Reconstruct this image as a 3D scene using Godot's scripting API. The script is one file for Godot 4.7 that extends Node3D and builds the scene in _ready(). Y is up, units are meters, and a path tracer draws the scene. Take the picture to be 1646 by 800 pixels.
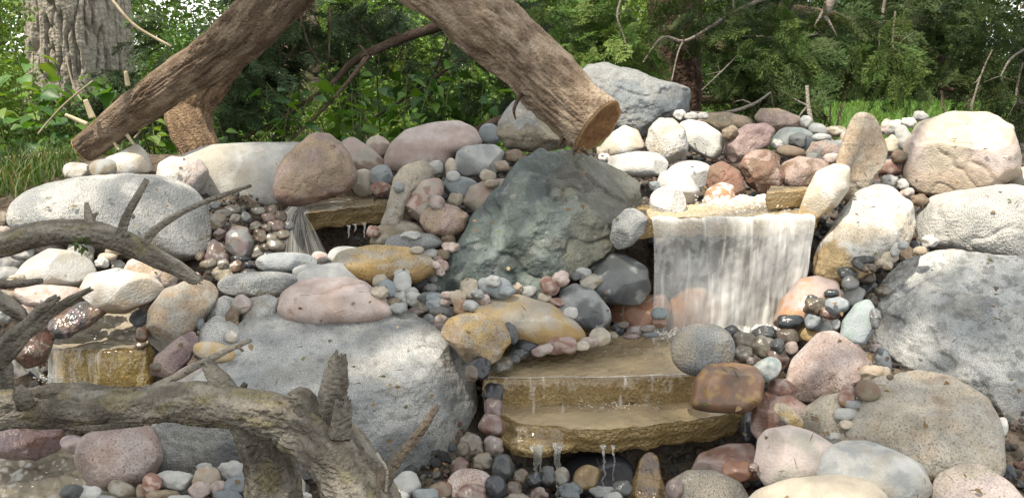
extends Node3D

# ---------------------------------------------------------------- view and ground
const FOCAL := 1423.0
const EYE := Vector3(0, 1.3, 0)
const PITCH := 0.2077
var side := Vector3(1, 0, 0)
var upward := Vector3(0, cos(PITCH), -sin(PITCH))
var ahead := Vector3(0, -sin(PITCH), -cos(PITCH))
var sun_dir := Vector3(-0.30, 0.87, 0.22).normalized()
var rng := RandomNumberGenerator.new()
var M := {}
var profile: Array[Vector2] = []


func ray(u: float, v: float) -> Vector3:
	return ahead + side * ((u - 823.0) / FOCAL) + upward * ((400.0 - v) / FOCAL)

func spot(u: float, v: float, d: float) -> Vector3:
	return EYE + ray(u, v) * d

func level_spot(u: float, v: float, y: float) -> Vector3:
	var r := ray(u, v)
	return EYE + r * ((y - EYE.y) / r.y)

const SLOPE_V := [-200.0, 100.0, 170.0, 200.0, 250.0, 300.0, 350.0, 400.0, 465.0, 525.0, 600.0, 650.0, 800.0, 950.0]
const SLOPE_D := [6.2, 5.2, 4.7, 4.4, 4.0, 3.65, 3.42, 3.3, 3.15, 2.98, 2.72, 2.6, 2.27, 2.0]

func slope_depth(v: float) -> float:
	for i in range(1, SLOPE_V.size()):
		if v <= SLOPE_V[i]:
			return remap(maxf(v, SLOPE_V[0]), SLOPE_V[i - 1], SLOPE_V[i], SLOPE_D[i - 1], SLOPE_D[i])
	return SLOPE_D[-1]

func make_profile() -> void:
	profile = [Vector2(-6, -0.05), Vector2(1.9, -0.05)]
	for v in [760.0, 650.0, 600.0, 525.0, 465.0, 400.0, 350.0, 300.0, 250.0, 215.0]:
		var p := spot(823, v, slope_depth(v) + 0.11)
		profile.append(Vector2(-p.z, p.y - 0.05 - 0.05 * smoothstep(320.0, 215.0, v)))
	profile.append_array([Vector2(4.75, 0.78), Vector2(5.4, 0.60), Vector2(7.0, 0.30), Vector2(9.5, 0.06), Vector2(14, 0.0), Vector2(400, 0.0)])

# pools and hollows cut into the mound: x0, x1, nearest z, farthest z, bottom height
const HOLLOWS := [
	[-0.12, 0.66, 2.5, 3.16, 0.27], [0.0, 0.8, 0.5, 2.62, -0.03], [-1.75, -1.15, 2.72, 3.12, 0.33], [-1.9, -1.12, 0.5, 2.62, 0.02],
	[0.46, 1.12, 2.6, 3.3, 0.30], [0.45, 1.15, 3.1, 3.6, 0.68], [-1.0, -0.55, 3.1, 3.68, 0.46],
]

func ground_height(x: float, z: float) -> float:
	var d := -z
	var y := 0.0
	for i in range(1, profile.size()):
		if d <= profile[i].x:
			y = remap(maxf(d, profile[0].x), profile[i - 1].x, profile[i].x, profile[i - 1].y, profile[i].y)
			break
	var keep := 1.0
	if x < -1.9: keep = lerpf(1.0, 0.25, smoothstep(-1.9, -5.5, x))
	if x > 2.6: keep = lerpf(1.0, 0.2, smoothstep(2.6, 6.5, x))
	y *= keep
	for h in HOLLOWS:
		var ox := maxf(maxf(h[0] - x, x - h[1]), 0.0)
		var oz := maxf(maxf(h[2] - d, d - h[3]), 0.0)
		y = minf(y, h[4] + 1.5 * sqrt(ox * ox + oz * oz))
	return y

func smoothstep_between(a: float, b: float, x: float) -> float:
	return smoothstep(a, b, x)

# ---------------------------------------------------------------- scene bookkeeping
func tag(o: Node3D, label := "", category := "", group := "", kind := "") -> Node3D:
	if label: o.set_meta("label", label)
	if category: o.set_meta("category", category)
	if group: o.set_meta("group", group)
	if kind: o.set_meta("kind", kind)
	return o

func base(called: String, where: Vector3, parent: Node = self) -> Node3D:
	var o := Node3D.new()
	o.name = called
	o.position = where
	parent.add_child(o, true)
	return o

func obj(called: String, mesh: Mesh, mat: Material, parent: Node = self, at := Transform3D()) -> MeshInstance3D:
	var o := MeshInstance3D.new()
	o.name = called
	o.mesh = mesh
	o.material_override = mat
	o.transform = at
	parent.add_child(o, true)
	return o

func scatter(called: String, mesh: Mesh, mat: Material, spots: Array, tints: Array, parent: Node = self) -> MultiMeshInstance3D:
	var mm := MultiMesh.new()
	mm.transform_format = MultiMesh.TRANSFORM_3D
	mm.use_colors = not tints.is_empty()
	mm.mesh = mesh
	mm.instance_count = spots.size()
	for i in spots.size():
		mm.set_instance_transform(i, spots[i])
		if tints: mm.set_instance_color(i, tints[i])
	var o := MultiMeshInstance3D.new()
	o.name = called
	o.multimesh = mm
	o.material_override = mat
	parent.add_child(o, true)
	return o

func array_mesh(verts: PackedVector3Array, idx: PackedInt32Array, cols := PackedColorArray(), flip_check := Vector3.INF) -> ArrayMesh:
	var norms := PackedVector3Array()
	norms.resize(verts.size())
	for i in range(0, idx.size(), 3):
		var a := idx[i]
		var b := idx[i + 1]
		var c := idx[i + 2]
		var n := (verts[c] - verts[a]).cross(verts[b] - verts[a])
		norms[a] += n
		norms[b] += n
		norms[c] += n
	for i in norms.size():
		norms[i] = norms[i].normalized()
	var arr := []
	arr.resize(Mesh.ARRAY_MAX)
	arr[Mesh.ARRAY_VERTEX] = verts
	arr[Mesh.ARRAY_NORMAL] = norms
	arr[Mesh.ARRAY_INDEX] = idx
	if cols.size(): arr[Mesh.ARRAY_COLOR] = cols
	var m := ArrayMesh.new()
	m.add_surface_from_arrays(Mesh.PRIMITIVE_TRIANGLES, arr)
	return m

func noise(sd: int, freq: float, octaves := 3, ridged := false) -> FastNoiseLite:
	var n := FastNoiseLite.new()
	n.seed = sd
	n.noise_type = FastNoiseLite.TYPE_SIMPLEX_SMOOTH
	n.frequency = freq
	n.fractal_type = FastNoiseLite.FRACTAL_RIDGED if ridged else FastNoiseLite.FRACTAL_FBM
	n.fractal_octaves = octaves
	return n

func noise_texture(sd: int, freq: float, octaves: int, stops: Array, size := 512, cell := false) -> NoiseTexture2D:
	var t := NoiseTexture2D.new()
	var n := noise(sd, freq, octaves)
	if cell:
		n.noise_type = FastNoiseLite.TYPE_CELLULAR
		n.cellular_return_type = FastNoiseLite.RETURN_CELL_VALUE
	t.noise = n
	t.width = size
	t.height = size
	t.seamless = true
	t.generate_mipmaps = false
	if stops:
		var g := Gradient.new()
		g.offsets = PackedFloat32Array(stops.map(func(s): return s[0]))
		g.colors = PackedColorArray(stops.map(func(s): return Color(s[1], s[1], s[1]) if s.size() == 2 else Color(s[1], s[2], s[3])))
		t.color_ramp = g
	return t

func stone_material(tex: Texture2D, bump: Texture2D, period: float, relief: float, rough: float, spec := 0.4) -> StandardMaterial3D:
	var m := StandardMaterial3D.new()
	m.vertex_color_use_as_albedo = true
	m.albedo_texture = tex
	m.roughness = rough
	m.metallic_specular = spec
	m.uv1_triplanar = true
	m.uv1_scale = Vector3.ONE / period
	m.heightmap_enabled = relief > 0.0
	if relief > 0.0:
		m.heightmap_texture = bump
		m.heightmap_scale = relief
	return m

func plain_material(c: Color, rough := 0.8, vertex := false) -> StandardMaterial3D:
	var m := StandardMaterial3D.new()
	m.albedo_color = c.linear_to_srgb()
	m.roughness = rough
	m.vertex_color_use_as_albedo = vertex
	return m

func mineral_texture(sd: int, base_v: float, broad: float, fine: float, dark_share: float, dark_v: float, light_share: float, fleck_freq: float) -> ImageTexture:
	# mottling, fine grain, scattered dark and light mineral flecks
	var n := 512
	var a := noise(sd, 0.016, 4).get_seamless_image(n, n)
	var b := noise(sd + 1, 0.30, 2).get_seamless_image(n, n)
	var c := noise(sd + 2, fleck_freq, 2).get_seamless_image(n, n)
	var e := noise(sd + 3, fleck_freq * 1.3, 2).get_seamless_image(n, n)
	var da := a.get_data()
	var db := b.get_data()
	var dc := c.get_data()
	var de := e.get_data()
	var out := PackedByteArray()
	out.resize(n * n * 3)
	var dcut := 255.0 * dark_share
	var lcut := 255.0 * (1.0 - light_share)
	for i in n * n:
		var v := base_v + broad * (da[i] / 127.5 - 1.0) + fine * (db[i] / 127.5 - 1.0)
		v = lerpf(v, dark_v, clampf((dcut - dc[i]) / 22.0, 0.0, 1.0))
		v = lerpf(v, 1.0, clampf((de[i] - lcut) / 22.0, 0.0, 1.0))
		var k := int(clampf(v, 0.0, 1.0) * 255.0)
		out[i * 3] = k
		out[i * 3 + 1] = k
		out[i * 3 + 2] = k
	return ImageTexture.create_from_image(Image.create_from_data(n, n, false, Image.FORMAT_RGB8, out))

func make_materials() -> void:
	var grain := mineral_texture(3, 0.90, 0.07, 0.07, 0.24, 0.62, 0.18, 0.20)
	var flecks := mineral_texture(23, 0.88, 0.06, 0.10, 0.38, 0.32, 0.30, 0.17)
	var coarse := mineral_texture(43, 0.86, 0.12, 0.12, 0.33, 0.48, 0.26, 0.12)
	var crystal := mineral_texture(63, 0.80, 0.12, 0.20, 0.40, 0.36, 0.40, 0.21)
	var bump_fine := noise_texture(11, 0.06, 5, [])
	var bump_pits := noise_texture(13, 0.03, 5, [[0.0, 0.0], [0.25, 0.55], [0.4, 0.85], [0.6, 1.0], [1.0, 1.0]])
	var bump_craggy := noise_texture(15, 0.022, 6, [])
	M.fine = stone_material(grain, bump_fine, 0.34, 0.26, 0.74)
	M.speck = stone_material(flecks, bump_fine, 0.42, 0.5, 0.75)
	M.rough = stone_material(coarse, bump_craggy, 0.5, 1.4, 0.85)
	M.pitted = stone_material(coarse, bump_pits, 0.5, 0.65, 0.8)
	M.crystal = stone_material(crystal, bump_craggy, 0.42, 0.95, 0.68, 0.45)
	M.pebble = stone_material(grain, bump_fine, 0.2, 0.15, 0.6)
	M.wet = stone_material(grain, bump_fine, 0.28, 0.10, 0.3, 0.5)
	M.wetrough = stone_material(coarse, bump_craggy, 0.4, 1.0, 0.2, 0.55)
	M.slab = stone_material(coarse, bump_fine, 0.5, 0.8, 0.18, 0.5)
	M.bark = stone_material(coarse, bump_craggy, 0.16, 1.2, 0.92, 0.2)
	M.bark_far = stone_material(coarse, bump_craggy, 0.5, 1.5, 0.95, 0.2)
	M.wood = stone_material(grain, bump_fine, 0.3, 0.2, 0.8, 0.25)
	M.soil = stone_material(coarse, bump_craggy, 0.6, 3.0, 0.95, 0.2)
	M.soil.uv1_world_triplanar = true
	M.gravel = stone_material(grain, bump_fine, 0.15, 0.15, 0.6)
	M.strand = plain_material(Color(0.75, 0.75, 0.72), 0.1)
	M.strand.refraction_enabled = true
	M.strand.refraction_scale = 0.033
	M.strand.albedo_color.a = 0.12

func leaf_material(c: Color, through: float, rough := 0.5) -> StandardMaterial3D:
	var m := StandardMaterial3D.new()
	m.albedo_color = c.linear_to_srgb()
	m.vertex_color_use_as_albedo = true
	m.roughness = rough
	m.metallic_specular = 0.35
	m.cull_mode = BaseMaterial3D.CULL_DISABLED
	m.backlight_enabled = true
	m.backlight = Color(through, through, through * 0.55)
	return m

# ---------------------------------------------------------------- stones
var balls := {}

func ball(level: int) -> Array:
	if balls.has(level): return balls[level]
	var t := (1.0 + sqrt(5.0)) / 2.0
	var v := PackedVector3Array()
	for p in [[-1, t, 0], [1, t, 0], [-1, -t, 0], [1, -t, 0], [0, -1, t], [0, 1, t], [0, -1, -t], [0, 1, -t], [t, 0, -1], [t, 0, 1], [-t, 0, -1], [-t, 0, 1]]:
		v.append(Vector3(p[0], p[1], p[2]).normalized())
	var f := PackedInt32Array([0, 11, 5, 0, 5, 1, 0, 1, 7, 0, 7, 10, 0, 10, 11, 1, 5, 9, 5, 11, 4, 11, 10, 2, 10, 7, 6, 7, 1, 8, 3, 9, 4, 3, 4, 2, 3, 2, 6, 3, 6, 8, 3, 8, 9, 4, 9, 5, 2, 4, 11, 6, 2, 10, 8, 6, 7, 9, 8, 1])
	for i in level:
		var mids := {}
		var g := PackedInt32Array()
		for k in range(0, f.size(), 3):
			var c := [f[k], f[k + 1], f[k + 2]]
			var m := [0, 0, 0]
			for e in 3:
				var a: int = c[e]
				var b: int = c[(e + 1) % 3]
				var key := mini(a, b) * 1000000 + maxi(a, b)
				if not mids.has(key):
					mids[key] = v.size()
					v.append((v[a] + v[b]).normalized())
				m[e] = mids[key]
			g.append_array([c[0], m[0], m[2], c[1], m[1], m[0], c[2], m[2], m[1], m[0], m[1], m[2]])
		f = g
	for k in range(0, f.size(), 3):   # clockwise from outside
		var s := f[k + 1]
		f[k + 1] = f[k + 2]
		f[k + 2] = s
	balls[level] = [v, f]
	return balls[level]

const PAINT := {
	"white": Color(0.58, 0.565, 0.53), "cream": Color(0.50, 0.44, 0.35), "pink": Color(0.41, 0.315, 0.275), "palepink": Color(0.52, 0.44, 0.405), "red": Color(0.265, 0.145, 0.11),
	"rust": Color(0.33, 0.175, 0.10), "tan": Color(0.40, 0.31, 0.22), "brown": Color(0.20, 0.135, 0.095), "grey": Color(0.31, 0.32, 0.315), "pale": Color(0.45, 0.45, 0.43),
	"dark": Color(0.125, 0.13, 0.13), "slate": Color(0.06, 0.065, 0.072), "blue": Color(0.25, 0.275, 0.29), "green": Color(0.125, 0.165, 0.145), "yellow": Color(0.46, 0.335, 0.165),
	"ochre": Color(0.37, 0.235, 0.085), "olive": Color(0.24, 0.205, 0.145), "purple": Color(0.25, 0.18, 0.18), "orange": Color(0.42, 0.225, 0.12), "sand": Color(0.40, 0.355, 0.285),
	"greige": Color(0.38, 0.355, 0.305), "teal": Color(0.22, 0.27, 0.26),
}

var placed_stones: Array = []

func outline_of(shape: Array, centre: Vector3, x: Vector3, y: Vector3, n: Vector3, passes: int) -> PackedFloat32Array:
	# radius by angle round the centre, metres
	var pts: PackedVector2Array = []
	if shape.size() == 5:
		var a: float = shape[2]
		var b: float = shape[3]
		var rot: float = deg_to_rad(-shape[4])
		for i in 48:
			var t := TAU * i / 48.0
			var ca := cos(t)
			var sa := sin(t)
			var ex := signf(ca) * pow(absf(ca), 0.88) * a
			var ey := signf(sa) * pow(absf(sa), 0.88) * b
			pts.append(Vector2(shape[0] + ex * cos(rot) + ey * sin(rot), shape[1] - (-ex * sin(rot) + ey * cos(rot))))
	else:
		for i in range(0, shape.size(), 2):
			pts.append(Vector2(shape[i], shape[i + 1]))
	var flat: PackedVector2Array = []
	for p in pts:
		var r := ray(p.x, p.y)
		var w := EYE + r * ((centre - EYE).dot(n) / r.dot(n)) - centre
		flat.append(Vector2(w.dot(x), w.dot(y)))
	var out := PackedFloat32Array()
	out.resize(180)
	for i in 180:
		var t := TAU * i / 180.0
		var d := Vector2(cos(t), sin(t))
		var best := 0.0
		for k in flat.size():
			var a2 := flat[k]
			var e := flat[(k + 1) % flat.size()] - a2
			var det := d.cross(e)
			if absf(det) < 1e-9: continue
			var s := a2.cross(e) / det
			var q := a2.cross(d) / det
			if s > 0.0 and q >= -0.001 and q <= 1.001: best = maxf(best, s)
		out[i] = best if best > 0.0 else 0.02
	for pass_ in passes:
		var sm := out.duplicate()
		for i in 180:
			sm[i] = (out[(i + 178) % 180] + 2.0 * out[(i + 179) % 180] + 3.0 * out[i] + 2.0 * out[(i + 1) % 180] + out[(i + 2) % 180]) / 9.0
		out = sm
	return out

func centre_of(shape: Array) -> Vector2:
	if shape.size() == 5: return Vector2(shape[0], shape[1])
	var area := 0.0
	var c := Vector2.ZERO
	var n := shape.size() / 2
	for i in n:
		var p := Vector2(shape[2 * i], shape[2 * i + 1])
		var q := Vector2(shape[(2 * i + 2) % shape.size()], shape[(2 * i + 3) % shape.size()])
		var k := p.cross(q)
		area += k
		c += (p + q) * k
	return c / (3.0 * area)

func front_depth(u: float, v: float) -> float:
	# distance along the view axis at which an already placed stone is met
	var r := ray(u, v)
	var best := 1e9
	for s in placed_stones:
		var n: Vector3 = s.n
		var hit = EYE + r * ((s.c - EYE).dot(n) / r.dot(n))
		var l: Vector3 = hit - s.c
		var p := Vector2(l.dot(s.x), l.dot(s.y))
		var R: float = s.R[int(fposmod(p.angle(), TAU) / TAU * 180.0) % 180]
		var q := p.length() / R
		if q < 1.0:
			var z: float = s.T * pow(1.0 - pow(q, s.e), 1.0 / s.e) - s.k * p.y
			best = minf(best, (s.c + s.x * p.x + s.y * p.y + n * z - EYE).dot(ahead))
	return best

func stone(called: String, shape: Array, ca: String, cb: String, mat: String, o := {}) -> MeshInstance3D:
	var sd: int = o.get("seed", rng.randi() % 100000)
	var c2 := centre_of(shape)
	var v0 := c2.y
	var v1 := c2.y
	var u0 := c2.x
	var u1 := c2.x
	if shape.size() == 5:
		v0 -= maxf(shape[3], shape[2] * absf(sin(deg_to_rad(shape[4]))))
		v1 = 2.0 * c2.y - v0
		u0 -= maxf(shape[2] * absf(cos(deg_to_rad(shape[4]))), shape[3])
		u1 = 2.0 * c2.x - u0
	else:
		for i in range(0, shape.size(), 2):
			u0 = minf(u0, shape[i])
			u1 = maxf(u1, shape[i])
			v0 = minf(v0, shape[i + 1])
			v1 = maxf(v1, shape[i + 1])
	var d: float = o.get("z", slope_depth(lerpf(c2.y, v1, 0.45)) + o.get("dz", 0.0))
	var size_px := sqrt((u1 - u0) * (v1 - v0)) * 0.5
	var T: float = size_px / FOCAL * d * o.get("thick", 0.85)
	if not o.has("z") and placed_stones.size():
		var near := 1e9
		for s in [[0, 0], [-0.55, 0], [0.55, 0], [0, -0.5], [0, 0.5]]:
			near = minf(near, front_depth(c2.x + s[0] * (u1 - u0) * 0.5, c2.y + s[1] * (v1 - v0) * 0.5))
		var want := near - 0.25 * T
		if want < d and d - want < o.get("pull", 0.4): d = want
	var c := spot(c2.x, c2.y, d)
	var n := (EYE - c).normalized()
	var x := Vector3.UP.cross(n).normalized()
	var y := n.cross(x)
	var R := outline_of(shape, c, x, y, n, o.get("smooth", 1 if shape.size() == 5 else 3))
	var mean := 0.0
	for r in R: mean += r / 180.0
	T = maxf(T, mean * 0.45)
	var e: float = o.get("e", 2.3)
	var k: float = o.get("lean", 0.4)
	placed_stones.append({"c": c, "x": x, "y": y, "n": n, "R": R, "T": T, "e": e, "k": k})
	# shape
	var level: int = o.get("level", 3 if size_px < 24 else (4 if size_px < 75 else 5))
	var unit: PackedVector3Array = ball(level)[0]
	var verts := PackedVector3Array()
	verts.resize(unit.size())
	var cols := PackedColorArray()
	cols.resize(unit.size())
	var planes: Array = o.get("planes", []).duplicate()
	var r2 := RandomNumberGenerator.new()
	r2.seed = sd
	for i in int(o.get("facets", 0)):
		var pn := Vector3(r2.randf_range(-1, 1), r2.randf_range(-0.9, 1), r2.randf_range(0.25, 1.1)).normalized()
		planes.append([pn.x, pn.y, pn.z, r2.randf_range(0.74, 0.92)])
	var cuts: Array = []
	var half := Vector3((u1 - u0) * 0.5, (v1 - v0) * 0.5, 0) / FOCAL * d
	for p in planes:
		var pn := Vector3(p[0], p[1], p[2]).normalized()
		cuts.append([pn, p[3] * Vector3(pn.x * half.x, pn.y * half.y, pn.z * T).length()])
	var clean: float = o.get("clean", 0.93)
	var lump: float = o.get("lump", 0.05)
	var rough: float = o.get("rough", 0.0)
	var nl := noise(sd, 1.0 / maxf(mean, 0.01) * o.get("lumpf", 0.75), 2)
	var nr := noise(sd + 1, o.get("roughf", 9.0), 4, o.get("ridged", false))
	var nc := noise(sd + 2, o.get("colf", 0.8 / maxf(mean, 0.02)), 4)
	var ns := noise(sd + 3, 1.3 / maxf(mean, 0.02), 3)
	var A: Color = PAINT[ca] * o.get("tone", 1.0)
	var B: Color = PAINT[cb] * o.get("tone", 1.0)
	var C: Color = PAINT[o.get("stain", cb)] * o.get("tone", 1.0)
	var stain: float = o.get("stain_at", 9.0)     # share of height below which the stain shows (patchy)
	var band: float = o.get("band", 0.0)
	var bdir := Vector3(0.25 + r2.randf() * 0.3, 1.0, 0.3).normalized()
	var hard: float = o.get("blend", 0.3)
	var ledge: Array = o.get("ledge", [])
	var crack: float = o.get("crack", 0.0)
	var nk := noise(sd + 4, 0.55 / maxf(mean, 0.02), 3)
	var spotted: Array = o.get("spots", [])
	var vein := Vector3(r2.randfn(), r2.randfn(), r2.randfn()).normalized()
	var vein_at := r2.randf_range(-0.4, 0.4) * mean
	var vein_wide := mean * r2.randf_range(0.02, 0.06)
	var vein_on := 0.0
	if r2.randf() < 0.3 and not o.has("spots"): vein_on = r2.randf_range(0.25, 0.6)
	var vein_paint: Color = PAINT["white"] if r2.randf() < 0.7 else PAINT["brown"]
	for i in unit.size():
		var q := unit[i]
		var rho := sqrt(q.x * q.x + q.y * q.y)
		var ang := fposmod(atan2(q.y, q.x), TAU) / TAU * 180.0
		var i0 := int(ang) % 180
		var Rr := lerpf(R[i0], R[(i0 + 1) % 180], ang - floorf(ang))
		var s := 1.0 / pow(pow(rho, e) + pow(absf(q.z), e), 1.0 / e)
		var p := Vector3(q.x * s * Rr, q.y * s * Rr, q.z * s * T)
		for cut in cuts:
			var over: float = p.dot(cut[0]) - cut[1]
			if over > 0.0: p -= cut[0] * over * clean
		var yh := p.y / half.y
		p.z -= k * p.y
		p *= 1.0 + lump * nl.get_noise_3dv(p)
		if ledge:
			var w: float = p.dot(ledge[0]) * ledge[1] + 0.7 * nl.get_noise_3dv(p * 1.4) + 0.5 * ns.get_noise_3dv(p * 2.0)
			w -= floorf(w)
			p += q * ledge[2] * (w if w < 0.8 else (1.0 - w) * 4.0) * smoothstep(ledge[3] + 0.05, ledge[3] - 0.05, p.x / half.x)
		if rough > 0.0: p += q * rough * nr.get_noise_3dv(p)
		if crack > 0.0:
			var cn := nk.get_noise_3dv(p)
			p -= q * crack * exp(-cn * cn / 0.0011)
		verts[i] = p
		var t := nc.get_noise_3dv(p)
		if band > 0.0: t = sin(p.dot(bdir) * band + t * 5.0) * 0.5
		var col := A.lerp(B, smoothstep(-hard, hard, t))
		if stain < 5.0:
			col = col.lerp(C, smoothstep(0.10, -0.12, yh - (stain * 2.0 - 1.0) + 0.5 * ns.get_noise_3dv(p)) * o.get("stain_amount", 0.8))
		elif stain > 10.0:   # loose patches
			col = col.lerp(C, smoothstep(stain - 20.0, stain - 19.85, ns.get_noise_3dv(p)) * o.get("stain_amount", 0.8))
		for sp in spotted:
			col = col.lerp(PAINT[sp[0]], smoothstep(sp[1], sp[1] + 0.16, ns.get_noise_3dv(p * sp[3] + Vector3(3.1, 7.7, sp[1] * 20.0))) * sp[2])
		if vein_on > 0.0:
			var away: float = absf(p.dot(vein) - vein_at + 0.22 * mean * ns.get_noise_3dv(p * 1.5))
			col = col.lerp(vein_paint, vein_on * smoothstep(vein_wide, vein_wide * 0.4, away))
		if o.has("grad"):
			var gr: Array = o.grad
			col = col.lerp(PAINT[gr[0]], smoothstep(-gr[3], gr[3], p.x / half.x - gr[1] + gr[2] * ns.get_noise_3dv(p)) * gr[4])
		col.a = 1.0
		cols[i] = col
	var mesh := array_mesh(verts, ball(level)[1], cols)
	return obj(called, mesh, M[mat], self, Transform3D(Basis(x, y, n), c))

func rock(called: String, label: String, shape: Array, ca: String, cb: String, mat: String, o := {}) -> MeshInstance3D:
	if not o.has("facets") and not o.has("planes"): o.facets = 3
	var s := stone(called, shape, ca, cb, mat, o)
	tag(s, label, o.get("cat", "boulder" if called.contains("boulder") else ("slab" if called.contains("slab") else "rock")), o.get("group", ""))
	return s

const HUES := {
	"g": ["grey", "grey", "grey"], "b": ["blue", "blue", "blue-grey"], "d": ["dark", "dark", "dark grey"], "s": ["slate", "slate", "near-black"], "w": ["white", "white", "white"],
	"c": ["cream", "sand", "cream"], "p": ["pink", "palepink", "pink"], "r": ["red", "pink", "reddish"], "t": ["tan", "sand", "tan"], "n": ["brown", "olive", "brown"],
	"o": ["ochre", "yellow", "ochre yellow"], "v": ["olive", "greige", "olive-brown"], "l": ["pale", "pale", "pale grey"], "u": ["purple", "pink", "purplish"], "x": ["rust", "tan", "rust-brown"],
}
const RANKS := ["", "leftmost", "second from the left", "third from the left", "fourth from the left", "fifth from the left", "sixth from the left", "seventh from the left", "eighth from the left", "ninth from the left", "tenth from the left"]

func pebbles(where: String, group: String, wet: bool, list: Array, o := {}) -> void:
	var by := {}
	for e in list:
		by.get_or_add(HUES[e[5]][2], []).append(e)
	for e in list:
		var hue: Array = HUES[e[5]]
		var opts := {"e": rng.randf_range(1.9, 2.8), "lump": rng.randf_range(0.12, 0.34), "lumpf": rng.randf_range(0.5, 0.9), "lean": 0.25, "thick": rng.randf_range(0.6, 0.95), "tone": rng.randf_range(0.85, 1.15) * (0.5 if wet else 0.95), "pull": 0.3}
		if rng.randf() < 0.2: opts.band = rng.randf_range(90.0, 260.0)
		if rng.randf() < 0.55: opts.facets = 3 + rng.randi() % 5
		opts.merge(o, true)
		var st := stone("pebble", [e[0], e[1], e[2], e[3], e[4]], hue[0], hue[1], "wet" if wet else "pebble", opts)
		var row: Array = by[hue[2]]
		row.sort_custom(func(a, b): return a[0] < b[0] or (a[0] == b[0] and a[1] < b[1]))
		var rank: int = row.find(e) + 1
		var wide: bool = e[2] > 1.5 * e[3]
		var text: String = hue[2] + (" elongated" if wide else " rounded") + " pebble "
		if row.size() > 1:
			var half: bool = rank * 2 <= row.size() + 1
			text = (RANKS[rank] if half else RANKS[row.size() + 1 - rank].replace("left", "right")) + " of the " + hue[2] + " pebbles "
		tag(st, text + where, "pebble", group)

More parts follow.
